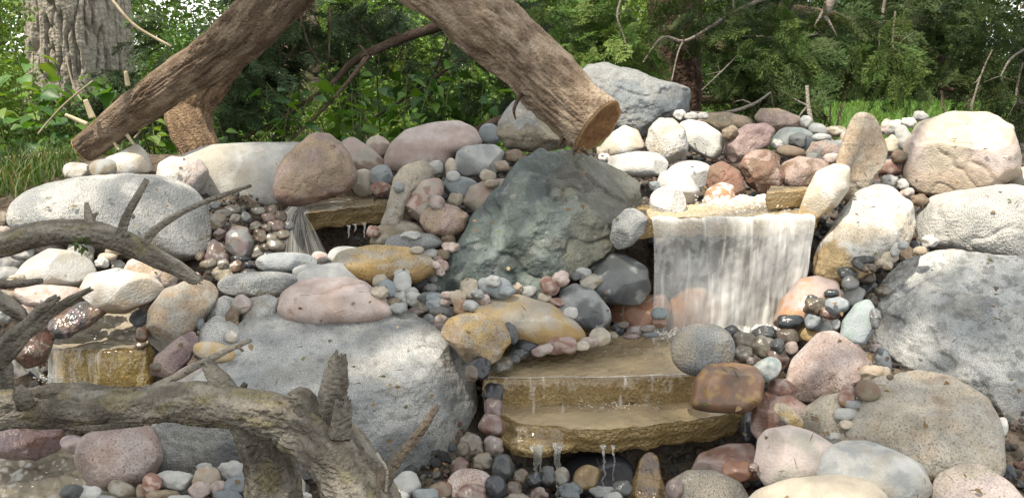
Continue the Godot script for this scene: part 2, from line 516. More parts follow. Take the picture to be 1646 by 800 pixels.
# ---------------------------------------------------------------- the stones of the mound, farthest first
func back_row() -> void:
	rock("boulder", "large grey banded boulder behind the cut end of the right log", [930, 118, 937, 102, 970, 98, 1000, 108, 1060, 124, 1105, 140, 1128, 160, 1122, 184, 1085, 205, 1050, 225, 1000, 225, 950, 200, 925, 150], "grey", "blue", "rough", {"z": 4.75, "tone": 0.9, "crack": 0.012, "band": 26.0, "rough": 0.014, "roughf": 7.0, "e": 2.4, "facets": 5, "seed": 12})
	rock("boulder", "grey-olive rounded boulder under the right log, left of its cut end", [797, 215, 802, 190, 828, 156, 860, 164, 905, 200, 915, 238, 860, 245, 815, 240], "greige", "grey", "rough", {"z": 4.15, "rough": 0.008, "stain": "olive", "stain_at": 0.55})
	rock("rock", "flat tan rock at the back edge beneath the hanging cedar", [1115, 196, 1135, 183, 1170, 180, 1205, 188, 1222, 204, 1180, 214, 1130, 212], "tan", "olive", "pitted", {"z": 4.6})
	rock("rock", "knobbly pinkish-tan rock at the back edge of the mound", [1213, 190, 1220, 174, 1250, 173, 1285, 186, 1300, 205, 1280, 216, 1240, 215], "pink", "tan", "pitted", {"z": 4.5, "rough": 0.008})
	rock("rock", "smooth pale-grey block right of the speckled standing cobble", [1092, 196, 1108, 190, 1135, 197, 1160, 215, 1163, 246, 1148, 257, 1120, 246, 1095, 230], "pale", "white", "fine", {"dz": 0.05, "e": 3.0, "stain": "greige", "stain_at": 0.2})
	rock("rock", "white rounded rock just behind the saw-cut log end", [958, 245, 980, 215, 1003, 200, 1026, 208, 1040, 238, 1012, 256, 975, 256], "white", "cream", "fine", {"dz": 0.05})
	rock("rock", "upright cream cobble pitted with dark speckles", [1038, 232, 1043, 204, 1060, 189, 1084, 190, 1102, 208, 1106, 240, 1092, 262, 1068, 264, 1046, 252], "cream", "white", "speck", {"dz": -0.05, "rough": 0.005, "roughf": 40.0})
	rock("rock", "oblong purplish-brown rock in the back row right of the pale block", [1162, 245, 1170, 220, 1200, 200, 1230, 197, 1248, 208, 1240, 232, 1205, 254, 1178, 263], "purple", "pink", "pitted", {"dz": 0.0, "rough": 0.006})
	rock("rock", "dark-shaded grey round rock in the back row", [1276, 224, 34, 20, 0], "grey", "teal", "fine", {"dz": 0.05})
	rock("rock", "greyish lavender rock right of the red-brown pair", [1292, 250, 1305, 228, 1330, 219, 1352, 230, 1358, 250, 1330, 262, 1300, 260], "pink", "grey", "pitted", {"tone": 0.85})
	rock("rock", "red-brown craggy rock above the head of the main waterfall", [1187, 268, 1200, 245, 1230, 239, 1255, 250, 1262, 280, 1252, 302, 1225, 318, 1206, 300], "red", "brown", "rough", {"rough": 0.012, "facets": 6, "tone": 1.0, "stain": "pink", "stain_at": 20.1})
	rock("rock", "reddish-tan rock beside the small sandstone block", [1250, 290, 1258, 262, 1285, 250, 1335, 258, 1338, 280, 1310, 300, 1270, 303], "pink", "brown", "pitted", {"dz": -0.05, "facets": 5})
	rock("rock", "red-brown round rock behind the white-capped orange cobble", [1135, 295, 1140, 268, 1160, 257, 1190, 275, 1200, 305, 1180, 330, 1150, 325], "red", "brown", "pitted", {"dz": 0.05, "tone": 1.1})
	rock("rock", "flat white rock in the sun below the log end", [975, 265, 985, 250, 1025, 242, 1060, 245, 1077, 262, 1068, 282, 1020, 285, 985, 280], "white", "pale", "fine", {"dz": -0.05})
	rock("rock", "upper white cobble of the sunlit stack left of the waterfall head", [1108, 282, 38, 24, 5], "white", "pale", "fine", {"dz": 0.0})
	rock("rock", "middle white cobble of the sunlit stack left of the waterfall head", [1055, 295, 1062, 276, 1085, 270, 1112, 284, 1128, 308, 1118, 326, 1090, 328, 1062, 312], "pale", "white", "fine", {"dz": -0.08})
	rock("rock", "cobble half white half orange at the waterfall head", [1128, 326, 1135, 305, 1160, 291, 1180, 297, 1182, 318, 1165, 337, 1145, 338], "orange", "rust", "wet", {"dz": -0.12, "planes": [[-0.3, 1.0, 0.4, 0.8]], "stain": "white", "stain_at": 20.1, "stain_amount": 0.9})
	rock("rock", "round white cobble with fine black specks beside the waterfall lip", [1074, 326, 30, 26, 0], "white", "white", "speck", {"z": 3.22})
	rock("rock", "egg-shaped grey speckled cobble leaning on the green boulder", [980, 385, 985, 355, 1005, 336, 1030, 333, 1043, 348, 1035, 375, 1015, 395, 992, 404], "pale", "grey", "speck", {"z": 3.12})
	rock("rock", "blue-grey smooth cobble behind the pink flat boulder", [787, 216, 18, 18, 0], "blue", "blue", "fine", {"z": 4.35})
	rock("boulder", "big flat pale-pink boulder at the centre of the back row", [612, 268, 630, 226, 650, 208, 700, 195, 740, 192, 766, 205, 780, 235, 730, 250, 715, 272, 640, 280], "pink", "palepink", "fine", {"z": 4.25, "e": 2.6, "seed": 77, "planes": [[0.0, 1.0, 0.9, 0.72]]})
	rock("rock", "blocky pinkish-grey rock between the brown rock and the pink flat boulder", [607, 236, 21, 19, 10], "pink", "greige", "fine", {"z": 4.35, "facets": 6})
	rock("rock", "brown-sided rock with a grey top behind the reddish boulder", [545, 262, 550, 224, 566, 218, 600, 240, 625, 264, 612, 282, 575, 285], "greige", "pink", "fine", {"z": 4.2, "stain": "brown", "stain_at": 0.45, "facets": 4})
	rock("boulder", "long smooth grey-beige boulder running behind the left log end", [237, 270, 250, 247, 300, 236, 380, 228, 480, 227, 545, 236, 552, 300, 440, 340, 380, 340, 320, 322, 270, 300], "greige", "pale", "fine", {"z": 4.0, "e": 2.6, "lump": 0.03, "thick": 0.6, "seed": 31})
	rock("rock", "low white rock in full sun under the left log end", [146, 272, 175, 250, 220, 230, 238, 246, 246, 276, 200, 292, 160, 288], "white", "cream", "fine", {"z": 4.0})
	rock("rock", "small whitish rock left of the left log end", [126, 277, 27, 16, -10], "white", "greige", "fine", {"z": 4.05})
	rock("rock", "dark-shaded grey cobble touching the log's cut end", [166, 270, 24, 15, 5], "grey", "olive", "fine", {"z": 3.9})
	rock("rock", "rounded white rock between the speckled boulder and the long grey boulder", [248, 292, 252, 262, 275, 250, 320, 254, 336, 275, 328, 306, 290, 312], "white", "palepink", "pitted", {"z": 3.72})
	rock("boulder", "big rounded cream boulder at the upper right of the mound", [1450, 275, 1455, 228, 1475, 197, 1530, 178, 1590, 178, 1630, 200, 1643, 242, 1640, 282, 1600, 304, 1530, 315, 1480, 310, 1456, 294], "palepink", "cream", "fine", {"z": 3.75, "tone": 0.95, "e": 2.7, "lump": 0.03, "rough": 0.008, "crack": 0.008, "spots": [["tan", 0.28, 0.5, 1.0], ["brown", 0.42, 0.5, 2.6]], "stain": "tan", "stain_at": 0.36, "stain_amount": 0.55, "planes": [[0.1, 0.75, 0.8, 0.8], [-0.05, -0.35, 1.0, 0.84]], "lean": 0.3, "seed": 5})
	rock("rock", "tall pointed tan rock standing left of the cream boulder", [1340, 285, 1352, 235, 1368, 188, 1380, 178, 1400, 180, 1416, 200, 1426, 235, 1424, 262, 1405, 290, 1392, 320, 1365, 325, 1342, 312], "sand", "tan", "rough", {"z": 3.6, "rough": 0.008, "planes": [[-0.8, 0.2, 0.8, 0.62], [0.7, 0.15, 0.75, 0.62]], "lump": 0.03})
	rock("boulder", "whitish granite boulder at the right edge below the cream boulder", [1472, 395, 1475, 350, 1498, 318, 1560, 304, 1640, 300, 1720, 325, 1740, 400, 1660, 430, 1550, 415], "pale", "white", "speck", {"z": 3.45, "rough": 0.014, "roughf": 6.0, "crack": 0.008, "seed": 9, "facets": 0, "e": 2.8, "lean": 0.2, "tone": 0.92})
	rock("rock", "beige rock wedged behind the whitish granite boulder at the right edge", [1660, 296, 46, 30, 10], "cream", "sand", "fine", {"z": 3.75})
	rock("boulder", "sunlit white-and-yellow boulder right of the main waterfall", [1308, 450, 1312, 405, 1340, 360, 1374, 312, 1405, 293, 1442, 300, 1470, 325, 1476, 362, 1455, 398, 1420, 425, 1380, 450, 1335, 462], "white", "cream", "rough", {"z": 3.22, "rough": 0.010, "e": 2.6, "stain": "yellow", "stain_at": 0.34, "stain_amount": 0.9, "lump": 0.03, "seed": 14})
	rock("rock", "white wedge-shaped rock tilted over the right end of the waterfall lip", [1283, 345, 1292, 315, 1313, 276, 1342, 260, 1368, 268, 1366, 302, 1346, 332, 1310, 354], "white", "cream", "fine", {"z": 3.2, "facets": 3, "stain": "yellow", "stain_at": 0.22})
	rock("rock", "flat sand-coloured rock at the foot of the white wedge", [1278, 328, 22, 14, -20], "cream", "yellow", "wet", {"z": 3.3})


func left_side() -> void:
	rock("boulder", "large speckled grey-white boulder on the left with a brown foot", [6, 348, 18, 320, 60, 297, 130, 283, 200, 278, 272, 282, 312, 300, 334, 335, 337, 378, 325, 408, 285, 420, 220, 420, 140, 402, 60, 378, 14, 372], "pale", "grey", "speck", {"z": 3.4, "e": 2.7, "lump": 0.025, "rough": 0.006, "stain": "olive", "stain_at": 0.2, "stain_amount": 0.7, "seed": 21, "colf": 3.0, "crack": 0.005, "spots": [["white", 0.05, 0.7, 0.8], ["blue", 0.25, 0.5, 1.2]]})
	rock("boulder", "rough reddish-brown boulder above the small spill stone", [438, 300, 446, 264, 470, 236, 500, 214, 526, 212, 552, 230, 570, 258, 575, 288, 562, 308, 515, 322, 468, 332, 444, 322], "pink", "tan", "pitted", {"z": 3.62, "rough": 0.008, "roughf": 14.0, "planes": [[-0.1, 0.4, 0.9, 0.82], [0.2, -0.4, 0.9, 0.85]], "colf": 9.0, "seed": 23, "tone": 0.82, "stain": "red", "stain_at": 0.3, "stain_amount": 0.5})
	rock("rock", "beige smooth rock right of the reddish boulder, under the blue block", [584, 293, 20, 22, 10], "sand", "greige", "fine", {"z": 3.85})
	rock("rock", "small angular blue-grey block behind the spill stone", [612, 281, 19, 17, 5], "blue", "blue", "fine", {"z": 3.8, "facets": 9, "e": 3.0})
	rock("rock", "dark red cobble at the back end of the spill stone", [613, 304, 19, 12, -8], "red", "pink", "pitted", {"z": 3.72})
	rock("rock", "rectangular grey-white cobble left of the olive boulder", [730, 270, 734, 243, 750, 233, 795, 231, 812, 245, 808, 272, 785, 284, 745, 284], "pale", "grey", "fine", {"z": 3.95, "e": 3.0})
	rock("rock", "tall knobbly beige rock leaning right of the spill stone", [606, 372, 622, 335, 632, 288, 648, 264, 685, 257, 700, 272, 690, 292, 668, 305, 650, 340, 642, 372], "greige", "sand", "rough", {"z": 3.5, "rough": 0.008, "facets": 4})
	rock("rock", "pink-grey oval rock leaning on the tall beige rock", [644, 335, 655, 305, 680, 287, 708, 285, 714, 305, 705, 335, 680, 355, 655, 352], "pink", "greige", "fine", {"z": 3.45, "stain": "red", "stain_at": 20.2})
	rock("rock", "blue-grey oval cobble up-slope of the round pink rock", [739, 301, 31, 18, -4], "blue", "blue", "fine", {"z": 3.6})
	rock("rock", "tan-pink rock tucked against the green boulder's left slope", [742, 325, 755, 300, 785, 285, 818, 288, 818, 310, 795, 335, 765, 345], "pink", "sand", "fine", {"z": 3.55})
	rock("rock", "round pink-brown rock with a rough lower edge", [672, 358, 680, 335, 705, 325, 735, 332, 754, 345, 745, 370, 725, 383, 690, 380], "pink", "tan", "pitted", {"z": 3.38, "rough": 0.008, "stain": "brown", "stain_at": 0.25})
	rock("rock", "flat greige rock below the tall beige rock", [592, 392, 605, 365, 640, 350, 668, 358, 690, 372, 680, 395, 630, 402], "greige", "olive", "fine", {"z": 3.42})
	rock("rock", "grey speckled oval rock behind the yellow flat boulder", [664, 389, 48, 15, 2], "grey", "grey", "speck", {"z": 3.3})
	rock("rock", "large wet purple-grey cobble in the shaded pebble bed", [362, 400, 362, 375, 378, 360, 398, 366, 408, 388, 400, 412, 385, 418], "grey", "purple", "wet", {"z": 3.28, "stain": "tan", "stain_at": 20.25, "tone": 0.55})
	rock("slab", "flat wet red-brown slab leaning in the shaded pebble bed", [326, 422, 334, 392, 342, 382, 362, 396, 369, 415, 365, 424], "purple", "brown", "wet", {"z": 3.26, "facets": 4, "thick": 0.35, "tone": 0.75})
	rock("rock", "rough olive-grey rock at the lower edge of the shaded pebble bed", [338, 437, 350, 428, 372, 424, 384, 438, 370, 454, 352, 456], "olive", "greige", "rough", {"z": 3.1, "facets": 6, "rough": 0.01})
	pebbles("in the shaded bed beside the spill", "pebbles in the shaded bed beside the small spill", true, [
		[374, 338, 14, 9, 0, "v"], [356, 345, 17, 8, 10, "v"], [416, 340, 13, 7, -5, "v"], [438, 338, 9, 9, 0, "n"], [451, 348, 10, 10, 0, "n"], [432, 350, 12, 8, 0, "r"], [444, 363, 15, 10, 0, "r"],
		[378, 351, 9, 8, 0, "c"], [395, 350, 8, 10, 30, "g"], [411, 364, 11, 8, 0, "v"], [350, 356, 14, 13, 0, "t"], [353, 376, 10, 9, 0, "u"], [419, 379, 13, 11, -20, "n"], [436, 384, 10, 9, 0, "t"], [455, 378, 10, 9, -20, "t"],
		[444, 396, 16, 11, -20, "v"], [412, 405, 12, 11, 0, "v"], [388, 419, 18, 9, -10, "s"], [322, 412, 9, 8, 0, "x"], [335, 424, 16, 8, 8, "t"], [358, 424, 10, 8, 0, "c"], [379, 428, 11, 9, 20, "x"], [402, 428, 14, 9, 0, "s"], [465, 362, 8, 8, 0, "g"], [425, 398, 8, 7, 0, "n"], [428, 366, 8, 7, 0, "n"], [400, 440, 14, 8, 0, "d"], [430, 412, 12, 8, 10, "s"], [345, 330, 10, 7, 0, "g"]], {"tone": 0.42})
	rock("rock", "whitish oval cobble left behind the yellow flat boulder", [560, 412, 34, 16, -4], "pale", "white", "fine", {"z": 3.2})
	rock("boulder", "flat ochre-yellow boulder in the middle of the slope", [528, 430, 543, 405, 600, 392, 660, 398, 696, 417, 699, 438, 672, 454, 600, 460, 568, 448], "yellow", "sand", "pitted", {"z": 3.1, "rough": 0.006, "roughf": 18.0, "stain": "ochre", "stain_at": 0.45, "e": 2.6, "planes": [[0, 0.8, 0.6, 0.7]]})
	rock("rock", "blue-grey oval cobble below the small spill", [460, 422, 50, 17, 0], "blue", "grey", "fine", {"z": 3.12})
	rock("rock", "small pale cobble at the foot of the small spill, right side", [514, 414, 15, 10, -10], "pale", "pink", "fine", {"z": 3.25})
	rock("rock", "thin pale-grey flat cobble between the blue oval and the pink boulder", [505, 437, 36, 13, 0], "pale", "grey", "fine", {"z": 3.04})
	rock("rock", "speckled light-grey elongated cobble left of the pink flat boulder", [418, 458, 70, 22, 2], "pale", "grey", "speck", {"z": 2.97, "stain": "olive", "stain_at": 0.25, "thick": 0.9})
	rock("rock", "white cobble tucked behind the pink flat boulder", [530, 444, 55, 21, 8], "white", "pale", "fine", {"z": 3.0})
	rock("boulder", "broad smooth pale-pink boulder above the grey foreground boulder", [440, 500, 449, 470, 488, 447, 540, 441, 585, 451, 614, 472, 640, 502, 600, 520, 500, 525, 455, 515], "palepink", "pink", "fine", {"z": 2.9, "planes": [[0, 0.85, 0.5, 0.75]], "seed": 41})
	# left edge, sunlit
	rock("rock", "pale elongated rock behind the left dead branch", [50, 394, 55, 14, -4], "white", "palepink", "fine", {"z": 3.3})
	rock("rock", "whitish angular rock under the left dead branch", [102, 412, 110, 392, 140, 386, 152, 400, 150, 420, 120, 425], "white", "greige", "pitted", {"z": 3.2, "facets": 5})
	rock("rock", "pinkish-tan cobble left of the big tan boulder, behind the cream cobble", [195, 440, 205, 418, 235, 407, 270, 420, 286, 445, 280, 466, 240, 470], "tan", "palepink", "pitted", {"z": 3.1})
	rock("rock", "smooth grey rock with a sunlit ridge at the left edge", [10, 455, 38, 420, 78, 399, 120, 402, 150, 420, 158, 438, 130, 458, 60, 466], "greige", "pale", "fine", {"z": 3.0, "planes": [[-0.4, 0.8, 0.5, 0.72], [0.4, 0.1, 0.9, 0.72]]})
	rock("rock", "bright cream oval cobble at the left of the stream", [122, 470, 140, 440, 185, 430, 240, 440, 267, 463, 242, 485, 200, 505, 152, 500], "cream", "white", "fine", {"z": 2.92, "stain": "tan", "stain_at": 0.2})
	rock("rock", "long pale-pink rock at the left edge above the wet slab", [18, 470, 30, 458, 80, 457, 132, 463, 132, 484, 90, 498, 40, 492], "palepink", "pink", "fine", {"z": 2.88})
	rock("slab", "dark wet purplish slab beside the upper left pool", [62, 545, 82, 512, 130, 484, 172, 479, 180, 497, 152, 520, 110, 545], "brown", "slate", "wetrough", {"z": 2.82, "facets": 4, "rough": 0.008, "stain": "purple", "stain_at": 20.2, "thick": 0.5})
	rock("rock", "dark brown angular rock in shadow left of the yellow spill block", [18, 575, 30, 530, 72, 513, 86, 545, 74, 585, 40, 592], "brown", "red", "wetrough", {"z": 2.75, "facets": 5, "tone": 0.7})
	rock("boulder", "tan-grey rounded boulder right of the upper left pool", [232, 535, 239, 497, 262, 465, 300, 448, 338, 450, 354, 470, 342, 492, 320, 522, 300, 550, 258, 578, 238, 560], "greige", "tan", "pitted", {"z": 2.78, "rough": 0.005, "lump": 0.03, "colf": 12.0, "seed": 43})
	rock("rock", "small blue-grey cobble wedged right of the tan-grey boulder", [320, 519, 8, 13, 15], "blue", "teal", "fine", {"z": 2.75})
	rock("rock", "light-grey rock standing behind the white cobble", [328, 510, 338, 485, 360, 474, 380, 482, 382, 510, 355, 530, 335, 535], "pale", "grey", "speck", {"z": 2.83})
	rock("rock", "grey-beige two-lobed rock left of the pink flat boulder", [386, 515, 396, 480, 430, 473, 448, 480, 444, 510, 415, 524, 392, 528], "pale", "greige", "pitted", {"z": 2.85})
	pebbles("beside the two-lobed rock", "pebbles wedged left of the pink flat boulder", false, [[388, 489, 15, 16, -30, "p"], [373, 508, 10, 17, -30, "n"]])
	rock("rock", "bright white cobble in the sun above the slanting twig", [312, 570, 320, 530, 345, 505, 370, 510, 388, 535, 380, 560, 350, 585, 322, 590], "white", "pale", "speck", {"z": 2.72})
	rock("rock", "cream flat cobble lying on the white cobble by the twig", [343, 566, 34, 16, -12], "cream", "yellow", "fine", {"z": 2.6})
	rock("rock", "small cream pebble stuck to the white cobble", [371, 541, 10, 10, 0], "cream", "white", "fine", {})
	rock("rock", "purplish-red wedge rock below the tan-grey boulder", [240, 602, 248, 572, 285, 542, 310, 530, 320, 548, 306, 578, 272, 610], "purple", "pink", "pitted", {"z": 2.62, "facets": 5})
	rock("rock", "pale pinkish rock under the slanting twig", [243, 625, 285, 595, 330, 573, 352, 580, 330, 612, 290, 630], "palepink", "greige", "fine", {"z": 2.58})
	pebbles("at the sunny left edge", "pebbles at the left edge", false, [[185, 402, 18, 9, 12, "t"], [172, 413, 16, 7, 0, "c"], [163, 422, 12, 9, 0, "w"], [188, 425, 11, 8, 0, "w"], [37, 406, 24, 10, -5, "w"], [18, 422, 26, 14, 0, "w"], [8, 440, 26, 13, 0, "l"], [27, 449, 16, 9, 0, "c"], [5, 372, 12, 9, 0, "p"], [3, 350, 8, 12, 0, "t"], [2, 392, 14, 9, 0, "l"], [12, 478, 22, 12, 0, "t"], [8, 505, 20, 14, 0, "l"], [290, 442, 10, 7, 0, "l"], [310, 445, 12, 7, 0, "t"], [38, 500, 18, 10, 0, "p"]])
	pebbles("at the upper left pool's rim", "pebbles at the rim of the upper left pool", true, [[222, 512, 15, 14, 0, "b"], [227, 538, 11, 13, 0, "x"], [226, 556, 12, 8, 0, "n"], [250, 590, 10, 8, 0, "n"]])


func middle() -> void:
	rock("boulder", "huge angular green-grey boulder at the centre under the log end", [688, 472, 712, 428, 738, 384, 760, 342, 800, 302, 838, 258, 868, 236, 912, 238, 962, 245, 1012, 264, 1046, 285, 1042, 332, 1002, 348, 986, 378, 980, 405, 935, 430, 905, 462, 870, 475, 800, 478, 740, 480], "green", "teal", "crystal", {"z": 3.32, "level": 6, "e": 3.6, "lump": 0.02, "lumpf": 1.2, "smooth": 1, "rough": 0.022, "roughf": 8.0, "lean": 0.3, "thick": 0.9, "seed": 51, "colf": 6.0, "clean": 1.0, "crack": 0.016, "grad": ["olive", 0.12, 0.5, 0.3, 0.5], "spots": [["slate", 0.12, 0.5, 1.0], ["pale", 0.36, 0.35, 3.0]], "tone": 0.82, "blend": 0.4,
		"planes": [[-0.62, 0.33, 0.72, 0.50], [0.36, 0.0, 0.93, 0.70], [0.85, 0.12, 0.5, 0.72], [0.10, 0.72, 0.68, 0.66], [0.55, 0.60, 0.6, 0.66], [-0.35, -0.2, 0.92, 0.66]]})
	pebbles("up-slope of the green boulder", "pebbles up-slope of the green boulder", false, [
		[826, 251, 16, 11, 0, "n"], [806, 267, 12, 9, 0, "t"], [785, 282, 14, 9, -10, "c"], [700, 270, 13, 12, 0, "l"], [725, 270, 10, 16, 0, "c"], [728, 283, 11, 9, 0, "l"], [732, 321, 13, 11, 0, "c"], [701, 325, 13, 11, -30, "p"],
		[720, 385, 12, 9, 0, "n"], [724, 397, 14, 8, 0, "p"], [713, 409, 11, 10, 0, "n"], [670, 402, 11, 6, 0, "c"], [692, 406, 13, 8, 0, "l"], [704, 418, 9, 7, 0, "u"], [599, 372, 10, 10, 0, "r"], [710, 427, 12, 10, -20, "u"], [660, 378, 16, 7, 0, "l"], [790, 295, 12, 7, 0, "t"], [640, 300, 9, 9, 0, "g"]])
	pebbles("just below the sawn log end", "pebbles below the cut log end", false, [[968, 244, 12, 9, 0, "c"], [972, 253, 10, 7, 0, "w"], [1037, 276, 11, 14, 30, "t"], [1018, 268, 12, 6, 10, "x"], [1053, 298, 9, 8, 0, "b"], [985, 256, 8, 6, 0, "p"]])
	pebbles("along the back edge beneath the cedar", "pebbles along the back edge", false, [
		[1112, 187, 11, 7, 0, "l"], [1130, 186, 9, 6, 0, "l"], [1092, 184, 11, 8, 0, "w"], [1174, 215, 13, 12, 0, "n"], [1189, 203, 10, 6, 0, "n"], [1297, 195, 10, 9, 0, "l"], [1316, 208, 16, 10, -10, "g"], [1344, 211, 18, 9, 0, "v"], [1321, 220, 16, 6, 0, "g"], [1284, 227, 16, 13, 0, "d"],
		[1274, 244, 24, 10, -8, "n"], [1338, 255, 14, 9, 0, "p"], [1304, 288, 13, 13, 0, "p"], [1361, 222, 10, 10, 0, "p"], [1430, 205, 14, 13, 0, "p"], [1443, 206, 17, 15, 0, "w"], [1453, 222, 14, 20, 25, "l"], [1433, 234, 14, 16, 0, "c"], [1461, 196, 12, 8, 0, "w"], [1447, 252, 14, 11, 0, "n"], [1431, 271, 20, 14, 0, "r"],
		[1430, 291, 14, 10, 0, "w"], [1452, 297, 9, 10, 0, "l"], [1458, 311, 13, 8, 20, "p"], [1479, 322, 15, 10, 0, "n"], [1480, 186, 14, 8, 0, "l"], [1350, 232, 10, 8, 0, "g"], [1250, 232, 10, 8, 0, "l"]])
	# around the foot of the main fall
	rock("boulder", "dark wet slate boulder left of the waterfall", [922, 440, 936, 410, 965, 402, 1010, 410, 1044, 430, 1048, 465, 1030, 490, 985, 490, 945, 478], "slate", "dark", "wet", {"z": 3.16, "e": 2.6, "stain": "grey", "stain_at": 20.3, "seed": 61, "facets": 3})
	rock("rock", "wet red-brown block low beside the waterfall's left edge", [978, 515, 985, 490, 1030, 474, 1068, 472, 1080, 495, 1070, 525, 1020, 530], "red", "rust", "wet", {"z": 3.2, "e": 2.8, "facets": 4})
	rock("rock", "orange-brown rock half veiled by the falling water", [1072, 540, 1076, 480, 1105, 458, 1150, 462, 1170, 500, 1165, 545], "orange", "pink", "wet", {"z": 3.24})
	rock("rock", "dark grey stone behind the falling water", [1190, 470, 50, 45, 0], "grey", "dark", "wet", {"z": 3.35})
	rock("rock", "blackish stone high behind the falling water", [1110, 410, 55, 40, 10], "dark", "grey", "wet", {"z": 3.36})
	rock("rock", "grey-blue stone behind the right part of the falling water", [1255, 430, 50, 50, 10], "blue", "grey", "wet", {"z": 3.36})
	rock("rock", "smooth orange-red rock at the waterfall's lower right", [1240, 525, 1258, 480, 1285, 448, 1315, 440, 1350, 452, 1356, 490, 1335, 520, 1290, 540], "orange", "pink", "wet", {"z": 3.02, "band": 40.0, "seed": 63})
	rock("rock", "round slate-grey cobble right of the yellow boulder", [890, 495, 900, 465, 925, 455, 955, 465, 980, 495, 986, 520, 965, 535, 930, 528, 900, 512], "grey", "dark", "fine", {"z": 3.02, "seed": 64, "stain": "slate", "stain_at": 0.3})
	pebbles("above the round slate-grey cobble", "pebbles at the green boulder's right foot", false, [[937, 439, 14, 11, 0, "g"], [950, 453, 22, 12, 18, "v"], [884, 460, 17, 16, 0, "r"], [902, 448, 13, 13, 20, "p"], [875, 478, 11, 8, 0, "c"], [893, 486, 15, 8, 0, "r"], [918, 503, 12, 10, 0, "w"], [925, 445, 7, 7, 0, "d"]])
	rock("boulder", "smooth yellow boulder with a mossy-gold right edge", [742, 520, 762, 490, 795, 475, 832, 473, 882, 486, 932, 520, 950, 548, 905, 562, 868, 566, 818, 550, 775, 545], "yellow", "sand", "fine", {"z": 2.95, "tone": 0.92, "stain": "ochre", "stain_at": 0.4, "planes": [[-0.1, 0.7, 0.75, 0.72]], "seed": 66, "rough": 0.004})
	rock("rock", "round grey-green pebble on the red wet block", [1060, 504, 14, 10, 0], "teal", "blue", "fine", {"z": 3.06})
	rock("rock", "small wet red stone at the foot of the wet block", [1060, 518, 13, 9, 0], "red", "brown", "wet", {"z": 3.05})
	pebbles("at the middle pool's back edge", "pebbles at the middle pool's back edge", true, [[994, 529, 10, 11, 0, "s"], [1003, 522, 9, 6, 0, "n"], [1022, 531, 17, 8, 0, "p"], [1042, 528, 13, 6, 0, "p"], [985, 539, 9, 7, 0, "t"], [1015, 541, 14, 5, 0, "u"], [1046, 538, 14, 5, 0, "b"]])
	pebbles("between yellow boulder and middle pool", "pebbles between the yellow boulders and the pool", false, [[965, 541, 17, 15, 0, "c"], [945, 551, 19, 10, 5, "p"], [902, 556, 28, 14, 0, "r"], [872, 563, 18, 9, 20, "p"], [819, 534, 12, 17, 20, "d"], [936, 556, 12, 8, 0, "c"]])
	rock("rock", "craggy yellow-tan rock at the corner of the grey foreground boulder", [705, 535, 728, 508, 772, 500, 808, 515, 822, 550, 803, 580, 765, 595, 742, 575], "yellow", "tan", "rough", {"z": 2.72, "rough": 0.012, "facets": 5, "seed": 67, "stain": "sand", "stain_at": 20.15})
	pebbles("at the green boulder's left foot", "pebbles between the yellow flat boulder and the green boulder", false, [
		[645, 440, 13, 8, 0, "l"], [613, 456, 15, 17, 0, "c"], [645, 455, 15, 17, 0, "l"], [622, 465, 15, 15, 10, "b"], [674, 456, 15, 9, 0, "d"], [695, 447, 8, 8, 0, "l"], [705, 436, 11, 8, -35, "p"], [700, 426, 9, 6, -30, "p"], [645, 475, 12, 9, 0, "l"], [632, 486, 13, 7, 10, "n"], [662, 471, 11, 9, 0, "g"], [666, 480, 13, 12, 0, "l"], [681, 489, 11, 11, 0, "v"],
		[640, 495, 15, 9, 0, "g"], [650, 484, 6, 6, 0, "w"], [668, 500, 19, 7, 15, "p"], [686, 477, 15, 8, 10, "d"], [698, 478, 14, 8, 0, "b"], [703, 490, 18, 11, 0, "b"], [714, 501, 22, 9, -3, "d"], [717, 484, 9, 7, 20, "p"], [720, 474, 13, 6, 0, "p"], [735, 477, 13, 12, 15, "t"], [742, 492, 15, 13, 0, "x"], [755, 491, 12, 9, 0, "g"],
		[753, 465, 16, 17, 0, "c"], [777, 481, 11, 9, 0, "p"], [690, 513, 14, 8, 15, "g"], [709, 512, 10, 7, 0, "p"], [703, 526, 14, 10, 0, "p"], [727, 512, 9, 7, 0, "p"], [655, 510, 16, 7, 0, "w"], [798, 462, 29, 16, -10, "b"], [792, 452, 13, 9, 0, "l"], [815, 468, 13, 8, 0, "b"], [832, 463, 8, 8, 0, "t"], [850, 469, 14, 10, 0, "l"], [610, 470, 14, 10, 0, "c"], [690, 462, 12, 7, 0, "g"], [768, 472, 10, 8, 0, "g"]])
	pebbles("at the upper ledge's left end", "pebbles at the upper ledge's left end", true, [[842, 557, 22, 15, 0, "s"], [834, 570, 17, 9, 10, "d"], [823, 578, 15, 9, 10, "d"], [805, 587, 20, 14, -5, "v"], [771, 591, 16, 18, 0, "s"], [757, 600, 11, 15, 0, "n"]])


